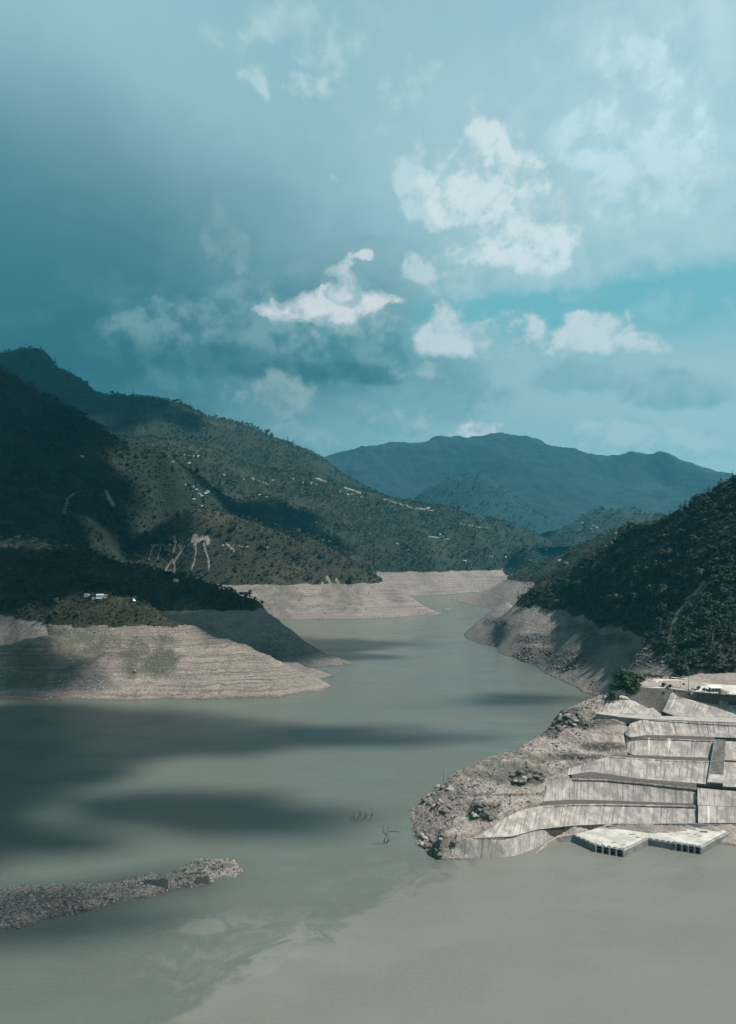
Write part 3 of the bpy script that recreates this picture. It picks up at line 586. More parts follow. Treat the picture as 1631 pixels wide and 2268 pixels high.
# ---------------------------------------------------------------- promontory and spit
def build_promontory():
    pts = []
    # skyline of the promontory against the water, far side falling away
    for X, Y, z in ((1350, 1537, 70), (1320, 1546, 62), (1290, 1561, 55), (1250, 1578, 48), (1230, 1592, 43), (1203, 1626, 34), (1160, 1650, 30), (1100, 1676, 26), (1050, 1691, 22), (1000, 1717, 17), (975, 1737, 13), (950, 1758, 8), (936, 1775, 3)):
        pts.append((X, Y, Zk, z, 22, 1))
    pts += [(X, Y, Zk, 0) for X, Y in ((905, 1809), (915, 1835), (925, 1860), (935, 1880), (960, 1896), (975, 1904), (1069, 1901), (1135, 1897), (1179, 1882), (1214, 1864))]
    pts += [(900, 1795, Zk, -3), (895, 1840, Zk, -3), (915, 1885, Zk, -3), (975, 1925, Zk, -4), (1100, 1925, Zk, -4), (1200, 1890, Zk, -3), (1240, 1870, Zk, -2)]
    def row(L): return [(X, Y, Zk, z) for X, Y, z in L]
    pts += row(((980, 1851, 12.5), (1048, 1859, 10.5), (1118, 1860, 9), (1179, 1842, 8.5), (1245, 1834, 5.5), (1300, 1832, 4.5)))
    pts += row(((1091, 1829, 15), (1118, 1812, 17), (1157, 1794, 18), (1201, 1785, 17.5), (1267, 1781, 16.5), (1354, 1781, 15), (1543, 1785, 14.5), (1700, 1790, 14)))
    pts += row(((1267, 1829, 7), (1354, 1825, 6), (1543, 1823, 6), (1700, 1822, 6)))
    pts += row(((1210, 1741, 25), (1223, 1728, 28), (1267, 1724, 28), (1337, 1726, 27), (1420, 1733, 26), (1543, 1746, 23.5), (1700, 1760, 22)))
    pts += row(((1309, 1709, 28.5), (1358, 1716, 27.6), (1410, 1724, 27), (1566, 1737, 24.5), (1700, 1745, 23)))
    pts += row(((1260, 1703, 31), (1303, 1688, 34.5), (1352, 1676, 37), (1410, 1679, 36.5), (1474, 1683, 36), (1568, 1686, 35.5), (1700, 1690, 35)))
    pts += row(((1388, 1639, 45), (1420, 1634, 47), (1474, 1636, 46.5), (1572, 1640, 46), (1700, 1644, 45.5)))
    pts += row(((1388, 1612, 51), (1399, 1602, 55), (1420, 1595, 57), (1452, 1594, 57), (1495, 1596, 56.5), (1576, 1600, 56), (1700, 1604, 56)))
    pts += row(((1335, 1579, 58), (1400, 1583, 57.5), (1452, 1586, 57.3), (1495, 1586, 57.3), (1576, 1589, 57), (1700, 1592, 57)))
    pts += row(((1352, 1540, 68), (1399, 1550, 66), (1430, 1566, 61.5), (1459, 1579, 58.5), (1489, 1530, 73), (1504, 1545, 69), (1549, 1555, 66.5), (1585, 1560, 65.5), (1700, 1565, 65)))
    pts += row(((1399, 1523, 74), (1440, 1525, 74), (1480, 1525, 74), (1540, 1533, 74), (1590, 1537, 74), (1700, 1545, 74)))
    pts += row(((1385, 1515, 74.5), (1418, 1515, 74.5), (1452, 1507, 74.5), (1493, 1506, 74.5), (1585, 1512, 74.5), (1700, 1515, 74.5)))
    pts += [(1385, 1512, Dk, 590), (1420, 1512, Dk, 640, 30), (1520, 1490, Dk, 620), (1620, 1490, Dk, 600)]
    # rubble slope left of the lined tiers
    pts += row(((1010, 1790, 13), (1000, 1760, 15), (1050, 1740, 21), (1100, 1720, 26), (1150, 1700, 30), (1060, 1800, 16), (960, 1800, 7), (950, 1840, 5), (960, 1870, 3), (1020, 1835, 13), (1150, 1765, 21), (1100, 1775, 19),
                (1200, 1690, 31), (1200, 1650, 36), (1250, 1640, 40), (1300, 1650, 41), (1340, 1610, 51), (1300, 1590, 53), (1260, 1610, 46), (1340, 1640, 44), (1180, 1740, 25), (1210, 1775, 18), (1260, 1670, 37)))
    def post(x, y, h):
        X, Y = project(x, y, h)
        lx = np.interp(Y, [1500, 1540, 1580, 1590, 1600, 1640, 1668, 1676, 1700, 1718, 1724, 1776, 1785, 1812, 1829, 1850, 1862, 1910], [1480, 1340, 1330, 1360, 1386, 1384, 1386, 1345, 1262, 1255, 1212, 1200, 1160, 1110, 1090, 1040, 985, 978])
        lined = smooth(-4, 14, X - lx) * (1 - smooth(1222, 1232, X) * smooth(1822, 1828, Y))
        cl = 57 + (y - 519) * 1.2 - 2.5; h = np.where((X > 1345) & (h > 57) & (Y > 1533), np.minimum(h, np.maximum(cl, 50)), h)
        k = (1 - lined) * smooth(-2, 2, h)
        q = (h + fbm(x / 9, y / 9, 3, seed=6) * 2.0) / 2.2; st = (np.floor(q) + smooth(.3, .7, q - np.floor(q))) * 2.2 - fbm(x / 9, y / 9, 3, seed=6) * 2.0
        h = h + (st - h) * k * .55
        h = h + k * (fbm(x / 7, y / 7, 4, seed=21, ridged=True) * 1.6 + fbm(x / 22, y / 22, 3, seed=31) * 2.2)
        for cx, cy, rx, ry, a in ((1066, 1797, 34, 26, 7), (1165, 1722, 34, 20, 6), (1120, 1790, 26, 18, 3.5), (1255, 1590, 26, 22, 4.0), (1290, 1600, 28, 12, 3.5), (1345, 1655, 44, 10, 2.5), (1290, 1677, 46, 8, 2.5), (975, 1790, 26, 20, 2.5)):
            d = np.hypot((X - cx) / rx, (Y - cy) / ry); h = h + a * smooth(1.1, .1, d) * (.55 + .9 * np.clip(fbm(x / 6, y / 6, 4, seed=77, ridged=True) + .3, 0, 1.4))
        h = h - 7.0 * lined * smooth(73.9, 73, h)
        return h
    h = Hill('promontory', pts, (20, 420, 385, 660), .95, noise=((.35, 7),), c=2.0, bdrop=.75, post=post)
    h.build(M['prom'], masks_std(full=200, greens=((1140, 1700, 110, 42, .9), (1230, 1690, 60, 30, .8), (1060, 1700, 60, 24, .4)),
            rocks=((1255, 1590, 60, 26), (1220, 1610, 30, 24), (1300, 1605, 40, 12), (1068, 1797, 34, 24), (1165, 1722, 42, 22), (1340, 1655, 60, 12), (1290, 1677, 60, 8), (1000, 1760, 46, 46, .55), (960, 1830, 46, 60, .5), (1330, 1600, 60, 10, .8), (1440, 1535, 60, 14, .9), (1250, 1760, 500, 3, .8), (1540, 1545, 70, 9, .8), (1120, 1720, 60, 16, .5))), 'rubble covered promontory ending in a point in the lake', 'promontory')
    # spit
    P2 = [(X, Y, Zk, z, 6, 1) for X, Y, z in ((-420, 1985, 8), (-200, 1975, 7.4), (-60, 1966, 7), (44, 1961, 6.5), (113, 1960, 6), (162, 1957, 6.4), (217, 1957, 5.6), (270, 1951, 5.4), (304, 1942, 6), (332, 1937, 6.4), (374, 1934, 6), (402, 1924, 5), (426, 1908, 6.2), (461, 1903, 5.6), (506, 1903, 4.4), (520, 1911, 3), (534, 1921, 1.2))]
    P2 += [(X, Y, Zk, -.2) for X, Y in ((541, 1928), (534, 1937), (495, 1946), (426, 1967), (356, 1981), (287, 1995), (217, 2016), (148, 2030), (85, 2047), (44, 2058), (-60, 2085), (-200, 2120), (-420, 2170))]
    P2 += [(X, Y, Zk, z) for X, Y, z in ((380, 1955, 2.8), (300, 1968, 3), (200, 1990, 3), (100, 2010, 3), (0, 2030, 3.2), (470, 1925, 3.0), (560, 1925, -3), (545, 1950, -3), (400, 1990, -4), (250, 2030, -4), (100, 2070, -4), (-60, 2110, -4), (-420, 2060, 3.5), (-200, 2045, 3.5), (-420, 2220, -5))]
    P2 += [('w', x, y, -5) for x, y in ((-190, 420), (-290, 430))][:0]
    def post2(x, y, h):
        return h + smooth(-1, 1, h) * (fbm(x / 3.2, y / 3.2, 4, seed=5, ridged=True) * 1.8 + fbm(x / 9, y / 9, 3, seed=15) * .8 - .4)
    h = Hill('spit', P2, (-290, -60, 290, 425), .55, noise=((.5, 6), (.25, 1.6)), c=1.2, bdrop=.8, post=post2)
    h.build(M['spit'], masks_std(full=99, rocks=((460, 1912, 40, 12, .5), (100, 2000, 120, 30, .4))), 'narrow rubble spit reaching into the lake', 'spit')
build_promontory()

# ---------------------------------------------------------------- water
def build_water():
    m, n, b, o = new_mat('silty_water')
    P = n.new('ShaderNodeNewGeometry').outputs['Position']; s = n.sep(P)
    # where silt-laden water meets the green water: a ragged line running across the near lake
    P2 = n.xyz(s[0], s[1], 0.0)
    wv = n.vmath('SUBTRACT', n.noise(P2, .020, 7, .62, 1.2, out='Color'), (.5, .5, .5))
    PW = n.sep(n.vmath('ADD', P2, n.scale(wv, (70, 62, 0))))
    d = n.math('SUBTRACT', n.math('ADD', n.math('MULTIPLY', PW[0], .95), 351.0), PW[1])   # >0 on the silty side
    silt = n.ramp(n.math('ADD', d, n.math('MULTIPLY', n.math('SUBTRACT', n.noise(n.scale(P2, (.6, 1.6, 1)), .09, 5, .6), .5), 26.0)), -9, 9)
    green = n.mix(n.noise(P2, .004, 5, .6), (.064, .075, .065), (.078, .088, .075))
    silty = n.mix(n.noise(P2, .01, 4, .6), (.104, .104, .088), (.118, .116, .099))
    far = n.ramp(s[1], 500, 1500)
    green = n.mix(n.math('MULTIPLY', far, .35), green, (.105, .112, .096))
    col = n.mix(silt, green, silty)
    # pale silt clouds near the meeting line
    pl = n.ramp(n.noise(n.vmath('ADD', P2, n.scale(wv, (50, 40, 0))), .018, 6, .6, .8), .50, .68)
    band = n.math('MULTIPLY', n.ramp(d, -70, -10), n.ramp(d, 2, -6))
    col = n.mix(n.math('MULTIPLY', n.math('MULTIPLY', pl, band), .6), col, (.125, .125, .104))
    # pale silt plumes turning over off the spit
    dd = n.vmath('LENGTH', n.scale(n.vmath('SUBTRACT', P2, (-62.0, 322.0, 0)), (1 / 80.0, 1 / 42.0, 0)), out=1)
    sw = n.noise(n.vmath('ADD', P2, n.scale(wv, (90, 60, 0))), .030, 5, .55, 1.6)
    col = n.mix(n.math('MULTIPLY', n.math('MULTIPLY', n.ramp(dd, 1.0, .3), n.ramp(sw, .47, .62)), .65), col, (.128, .128, .108))
    d2 = n.vmath('LENGTH', n.scale(n.vmath('SUBTRACT', n.vmath('ADD', P2, n.scale(wv, (12, 10, 0))), (-84.0, 338.0, 0)), (1 / 11.0, 1 / 7.0, 0)), out=1)
    col = n.mix(n.math('MULTIPLY', n.ramp(d2, 1.15, .75), .6), col, (.130, .128, .108))
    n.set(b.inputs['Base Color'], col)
    b.inputs['Roughness'].default_value = .10; b.inputs['Specular IOR Level'].default_value = .46; b.inputs['IOR'].default_value = 1.33
    st = n.scale(P2, (1.0, 1.6, 1))
    h = n.math('ADD', n.math('MULTIPLY', n.noise(st, .35, 4, .6), .5), n.math('MULTIPLY', n.noise(st, 1.4, 3, .6), .22))
    h = n.math('MULTIPLY', h, n.ramp(n.noise(n.scale(P2, (1, 2.2, 1)), .012, 4, .6), .35, .62, .35, 1.2))
    bump(n, b, h, .9, .85)
    V = []; nx, ny = 60, 60
    xs = np.linspace(-3500, 3500, nx); ys = np.linspace(-900, 4200, ny); gx, gy = np.meshgrid(xs, ys)
    idx = np.arange(nx * ny).reshape(ny, nx); Q = np.stack([idx[:-1, :-1], idx[:-1, 1:], idx[1:, 1:], idx[1:, :-1]], -1).reshape(-1, 4)
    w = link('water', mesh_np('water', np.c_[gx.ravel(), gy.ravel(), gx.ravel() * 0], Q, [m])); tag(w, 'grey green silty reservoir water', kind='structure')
    g = link('ground', mesh_np('ground', [(-3850, -950, -25), (5650, -950, -25), (5650, 7450, -25), (-3850, 7450, -25)], [(0, 1, 2, 3)], [M['far']], {'bare': [0] * 4, 'green': [0] * 4, 'rock': [0] * 4})); tag(g, kind='structure')
build_water()

# ---------------------------------------------------------------- haze
def build_haze():
    m = bpy.data.materials.new('haze_air'); m.use_nodes = True; t = m.node_tree; t.nodes.clear(); n = N(t)
    out = n.new('ShaderNodeOutputMaterial'); v = n.new('ShaderNodeVolumePrincipled')
    n.set(v.inputs['Color'], (.06, .50, .68)); v.inputs['Density'].default_value = 4.2e-5; v.inputs['Anisotropy'].default_value = .1
    t.links.new(v.outputs[0], out.inputs['Volume'])
    mb = MB(); mb.box((900, 3250, 675 - 13), (9600, 8500, 1376)); o = mb.build('haze', m); tag(o, 'pale blue haze in the valley air', 'haze', kind='stuff')
build_haze()

# ---------------------------------------------------------------- clouds overhead: they cast the broad shadows on land and water
CLOUD_Z = 2900.0
def build_clouds():
    m = bpy.data.materials.new('cloud'); m.use_nodes = True; t = m.node_tree; t.nodes.clear(); n = N(t)
    out = n.new('ShaderNodeOutputMaterial')
    P = n.new('ShaderNodeNewGeometry').outputs['Position']
    e = n.new('ShaderNodeAttribute', attribute_name='edge').outputs['Fac']
    P2 = n.scale(P, (1, 1, .2))
    q = n.math('ADD', e, n.math('MULTIPLY', n.math('SUBTRACT', n.noise(n.scale(P2, (.8, 1.15, 1)), .0065, 5, .55), .5), 4.2))
    a = n.math('MULTIPLY', n.ramp(q, .0, 1.5), n.ramp(e, 0.0, .6))
    dif = n.new('ShaderNodeBsdfDiffuse', i_Color=(.85, .87, .88, 1)); tr = n.new('ShaderNodeBsdfTransparent')
    trl = n.new('ShaderNodeBsdfTranslucent', i_Color=(.5, .55, .58, 1)); mx0 = n.new('ShaderNodeMixShader', i_0=.35)
    t.links.new(dif.outputs[0], mx0.inputs[1]); t.links.new(trl.outputs[0], mx0.inputs[2])
    mx = n.new('ShaderNodeMixShader', i_0=a); t.links.new(tr.outputs[0], mx.inputs[1]); t.links.new(mx0.outputs[0], mx.inputs[2])
    t.links.new(mx.outputs[0], out.inputs[0])
    def cloud(cx, cy, rx, ry, rot, zc, dens, seed):
        off = SUN * (zc / SUN[2]); nr, na = 12, 48; V = []; E = []; Q = []
        for side in (1, -1):
            for i in range(nr + 1):
                r = i / nr
                for j in range(na):
                    a_ = 2 * math.pi * j / na
                    rr = r * (1 + .22 * math.sin(2 * a_ + seed) + .14 * math.sin(5 * a_ + seed * 2) + .08 * math.sin(9 * a_ + seed))
                    x = rr * rx * math.cos(a_); y = rr * ry * math.sin(a_); c, s = math.cos(rot), math.sin(rot)
                    th = (1 - r * r) * min(rx, ry) * (.55 if side > 0 else .10)
                    V.append((cx + off[0] + x * c - y * s, cy + off[1] + x * s + y * c, zc + side * th)); E.append(dens * (1 - r))
        S = (nr + 1) * na
        for k in (0, 1):
            for i in range(nr):
                for j in range(na):
                    a_ = k * S + i * na + j; b_ = k * S + i * na + (j + 1) % na; f = (a_, b_, b_ + na, a_ + na); Q.append(f if k == 0 else f[::-1])
        me = mesh_np('cloud', V, Q, [m], {'edge': E}); return link('cloud', me)
    Z = CLOUD_Z
    L = [((-390, 600, 300, 190, .05, Z, 5.5), 'broad cloud drifting high over the near lake'),
         ((-130, 640, 260, 62, .10, Z, 2.6), 'ragged cloud arm over the middle of the lake'),
         ((-120, 478, 200, 46, -.05, Z, 2.3), 'small cloud over the near left water'),
         ((-190, 1110, 300, 150, .08, Z, 6.0), 'cloud high over the dark point'),
         ((-620, 1180, 480, 260, .1, Z, 3.0), 'wide cloud shading the wooded left headland'),
         ((-900, 1500, 460, 240, .1, Z, 3.6), 'cloud over the foot of the steep left hill'),
         ((-1330, 1850, 700, 440, .2, Z, 4.6), 'great cloud shading the steep left hill'),
         ((-2350, 3800, 1500, 560, 0, 5200.0, 3.4), 'cloud bank over the high left ridge'),
         ((-640, 2450, 430, 300, 0, Z, 3.2), 'cloud over the valley side'),
         ((640, 1010, 340, 320, .3, Z, 3.0), 'cloud over the wooded right hill'),
         ((-330, 440, 190, 80, .05, Z, 4.6), 'dark cloud over the left water behind the spit'),
         ((-240, 322, 170, 32, .1, Z, 1.8), 'thin cloud over the spit'),
         ((-160, 370, 76, 16, .25, Z, 3.0), 'scrap of cloud over the shaded half of the spit'),
         ((-500, 845, 170, 60, .1, Z, 4.2), 'wisp over the left headland'),
         ((20, 1230, 260, 60, 0, Z, 1.3), 'wisp over the lake narrows'),
         ((150, 790, 170, 60, 0, Z, .9), 'streak of cloud over the open lake')]
    for i, (a, lab) in enumerate(L):
        o = cloud(*a, i * 1.7); tag(o, lab, 'cloud', 'clouds overhead that shade the lake')
build_clouds()

# ---------------------------------------------------------------- foliage
ML1 = leaf_mat('leaves_dark', (.009, .018, .012), (.019, .032, .020), (.038, .050, .030))
ML2 = leaf_mat('leaves_olive', (.014, .024, .015), (.030, .042, .025), (.060, .064, .042))
ML3 = leaf_mat('leaves_dry', (.030, .028, .019), (.058, .050, .034), (.085, .072, .054))
ML4 = leaf_mat('leaves_green', (.013, .026, .011), (.024, .042, .017), (.045, .064, .027))
MBARK = simple('bark', (.085, .068, .052), (.05, .042, .034), 3.0)
MDEAD = simple('dead_wood', (.060, .052, .045), (.035, .03, .027), 3.0)
def rand_dir(r, n):
    v = r.normal(size=(n, 3)); return v / np.linalg.norm(v, axis=1)[:, None]
def leaves(V, Fa, c, nrm, size, r):
    """one leaf clump face per centre, tilted about its outward normal"""
    n = len(c); t = np.cross(nrm, rand_dir(r, n)); t /= np.linalg.norm(t, axis=1)[:, None]; b = np.cross(nrm + rand_dir(r, n) * .6, t)
    b /= np.linalg.norm(b, axis=1)[:, None]; s = (size * r.uniform(.6, 1.3, n))[:, None]; base = sum(len(v) for v in V)
    q = np.stack([c - t * s, c - b * s * .6 + t * s * .1, c + t * s, c + b * s * .7], 1).reshape(-1, 3)
    V.append(q); Fa.append(np.arange(n * 4).reshape(n, 4) + base)
def crown_broad(seed, nl=7, per=26, R=3.2, h=7.0, lo=1.6, leaf=.62, flat=.8):
    r = np.random.default_rng(seed); V = []; Fa = []
    for i in range(nl):
        a = r.uniform(0, 6.28); d = r.uniform(.15, .62) * R if i else 0
        z = lo + (h - lo) * (r.uniform(.25, .85) if i else .62); rr = R * r.uniform(.42, .62)
        c0 = np.array([math.cos(a) * d, math.sin(a) * d, z]); dr = rand_dir(r, per); dr[:, 2] = np.where(dr[:, 2] < -.35, -dr[:, 2], dr[:, 2])
        c = c0 + dr * np.array([rr, rr, rr * flat]) * r.uniform(.7, 1.05, (per, 1)); leaves(V, Fa, c, dr, leaf, r)
    return np.concatenate(V), np.concatenate(Fa)
def crown_pine(seed, h=12.0, R=2.3, tiers=9, per=15, lo=.22, leaf=.62):
    r = np.random.default_rng(seed); V = []; Fa = []
    for i in range(tiers):
        f = i / (tiers - 1); z = h * (lo + (1 - lo) * f); rr = R * (1 - f) ** .75 + .18; n = max(4, int(per * (1 - f * .6)))
        a = r.uniform(0, 6.28, n); q = np.sqrt(r.uniform(.15, 1, n)) * rr * r.uniform(.75, 1.2)
        c = np.c_[np.cos(a) * q, np.sin(a) * q, z - q * .30 + r.normal(0, .22, n)]
        nr = np.c_[np.cos(a), np.sin(a), np.full(n, .9)]; nr /= np.linalg.norm(nr, axis=1)[:, None]; leaves(V, Fa, c, nr, leaf, r)
    return np.concatenate(V), np.concatenate(Fa)
def trunk_me(h, r0, seed, name='trunk'):
    r = random.Random(seed); mb = MB(); x = y = 0; pts = []
    for i in range(5):
        pts.append((x, y, -.6 + (h + .6) * i / 4)); x += r.uniform(-.18, .18); y += r.uniform(-.18, .18)
    mb.tube(pts, [r0, r0 * .8, r0 * .62, r0 * .45, r0 * .2], 6)
    for k in range(4):
        a = r.uniform(0, 6.28); b = pts[2 + k % 2]; L = h * .3
        mb.tube([b, (b[0] + math.cos(a) * L * .6, b[1] + math.sin(a) * L * .6, b[2] + L * .35), (b[0] + math.cos(a) * L, b[1] + math.sin(a) * L, b[2] + L * .8)], [r0 * .4, r0 * .25, r0 * .1], 4)
    return mb
def make_tree(name, V, Fq, mat, h, r0, seed):
    t = empty(name); tr = trunk_me(h, r0, seed).build('trunk', MBARK, t, True)
    c = link('crown', mesh_np('crown', V, Fq, [mat], smooth_=False), t); return t
PROTO = {}
def protos():
    PROTO['oak'] = make_tree('broadleaf_tree', *crown_broad(1), ML1, 5.6, .28, 1)
    PROTO['oak2'] = make_tree('broadleaf_tree', *crown_broad(2, 9, 26, 3.6, 8.0), ML2, 6.4, .3, 2)
    PROTO['green'] = make_tree('broadleaf_tree', *crown_broad(3, 12, 44, 4.2, 8.5, 1.0, .55), ML4, 6.5, .3, 3)
    PROTO['pine'] = make_tree('pine_tree', *crown_pine(4), ML1, 11.0, .22, 4)
    PROTO['pine2'] = make_tree('pine_tree', *crown_pine(5, 14, 2.0, 10), ML1, 13.0, .22, 5)
    PROTO['tall'] = make_tree('pine_tree', *crown_broad(6, 5, 22, 2.4, 15.0, 11.0, .6), ML1, 13.5, .26, 6)
    PROTO['bush'] = make_tree('shrub', *crown_broad(7, 5, 18, 1.9, 2.6, .2, .5), ML2, 1.4, .1, 7)
    PROTO['dry'] = make_tree('shrub', *crown_broad(8, 5, 16, 1.7, 2.2, .2, .45), ML3, 1.3, .1, 8)
protos()
USED = set()
def put(kind, x, y, z, s, label, cat='tree', group=None):
    p = PROTO[kind]
    o = p if kind not in USED else copy_tree(p); USED.add(kind)
    o.location = (x, y, z); o.rotation_euler.z = random.uniform(0, 6.28); o.scale = (s * random.uniform(.85, 1.15), s * random.uniform(.85, 1.15), s * random.uniform(.85, 1.15))
    tag(o, label, cat, group); return o
def gn_forest():
    g = bpy.data.node_groups.new('forest_scatter', 'GeometryNodeTree')
    return g
def scatter(name, hill, step, kinds, weights, size, label, cat, thin=.35, wl=60, zmin=FULL - 2, bare_max=.45, zmax=1e9, near=None, seed=0, keepmask=None):
    """foliage nobody could count: points over a hill, each carrying one crown"""
    h = HILLS[hill]; r = np.random.default_rng(seed + 100); x0, x1, y0, y1 = h.box
    gx, gy = np.meshgrid(np.arange(x0, x1, step), np.arange(y0, y1, step)); x = (gx + r.uniform(-.5, .5, gx.shape) * step).ravel(); y = (gy + r.uniform(-.5, .5, gy.shape) * step).ravel()
    z = h.zi(x, y); X, Y = project(x, np.maximum(y, 5), z); k = (X > -120) & (X < 1760) & (Y > 300) & (z > 0)
    x, y, z, X, Y = x[k], y[k], z[k], X[k], Y[k]
    A = h.maskf(x, y, z, X, Y); dens = fbm(x / wl, y / wl, 4, seed=60 + seed) * .9 + fbm(x / (wl * .25), y / (wl * .25), 3, seed=70 + seed) * .5 + .5
    dx = h.zi(x + 6, y) - h.zi(x - 6, y); dy = h.zi(x, y + 6) - h.zi(x, y - 6)
    nrm = np.c_[-dx / 12, -dy / 12, np.ones(len(x))]; vw = np.c_[-x, -y, H - z]; vw /= np.linalg.norm(vw, axis=1)[:, None]
    face = (nrm * vw).sum(1) / np.linalg.norm(nrm, axis=1)
    k = (A['bare'] < bare_max) & (z > zmin) & (z < zmax) & (dens + r.uniform(-.25, .25, len(x)) > thin) & (face > -.25)
    if keepmask is not None: k &= keepmask(X, Y, x, y, z)
    x, y, z = x[k], y[k], z[k]; n = len(x)
    me = bpy.data.meshes.new(name); me.vertices.add(n); me.vertices.foreach_set('co', np.c_[x, y, z - .3].astype(np.float32).ravel())
    a = me.attributes.new('size', 'FLOAT', 'POINT'); a.data.foreach_set('value', (size * r.lognormal(0, .40, n)).astype(np.float32))
    a = me.attributes.new('turn', 'FLOAT', 'POINT'); a.data.foreach_set('value', r.uniform(0, 6.28, n).astype(np.float32))
    kk = np.searchsorted(np.cumsum(np.array(weights) / sum(weights)), r.uniform(0, 1, n) * .999)
    a = me.attributes.new('kind_of_crown', 'INT', 'POINT'); a.data.foreach_set('value', kk.astype(np.int32))
    o = link(name, me); tag(o, label, cat, kind='stuff')
    g = bpy.data.node_groups.new(name + '_scatter', 'GeometryNodeTree')
    g.interface.new_socket('Geometry', in_out='INPUT', socket_type='NodeSocketGeometry'); g.interface.new_socket('Geometry', in_out='OUTPUT', socket_type='NodeSocketGeometry')
    gi = g.nodes.new('NodeGroupInput'); go = g.nodes.new('NodeGroupOutput'); ip = g.nodes.new('GeometryNodeInstanceOnPoints'); gt = g.nodes.new('GeometryNodeGeometryToInstance')
    m2p = g.nodes.new('GeometryNodeMeshToPoints')
    for kd in kinds[::-1]:
        oi = g.nodes.new('GeometryNodeObjectInfo'); oi.transform_space = 'ORIGINAL'; oi.inputs['Object'].default_value = [c for c in PROTO[kd].children if c.name.startswith('crown')][0]
        oi.inputs['As Instance'].default_value = False; g.links.new(oi.outputs['Geometry'], gt.inputs[0])
    def na(nm, ty):
        q = g.nodes.new('GeometryNodeInputNamedAttribute'); q.data_type = ty; q.inputs[0].default_value = nm; return q.outputs[0]
    cx = g.nodes.new('ShaderNodeCombineXYZ'); g.links.new(na('turn', 'FLOAT'), cx.inputs[2])
    g.links.new(gi.outputs[0], m2p.inputs[0]); g.links.new(m2p.outputs[0], ip.inputs['Points']); g.links.new(gt.outputs[0], ip.inputs['Instance']); ip.inputs['Pick Instance'].default_value = True
    g.links.new(na('kind_of_crown', 'INT'), ip.inputs['Instance Index']); g.links.new(cx.outputs[0], ip.inputs['Rotation']); g.links.new(na('size', 'FLOAT'), ip.inputs['Scale'])
    g.links.new(ip.outputs[0], go.inputs[0]); md = o.modifiers.new('scatter', 'NODES'); md.node_group = g
    return n

def nth(i): return '%d%s' % (i, 'th' if 10 < i % 100 < 14 else {1: 'st', 2: 'nd', 3: 'rd'}.get(i % 10, 'th'))
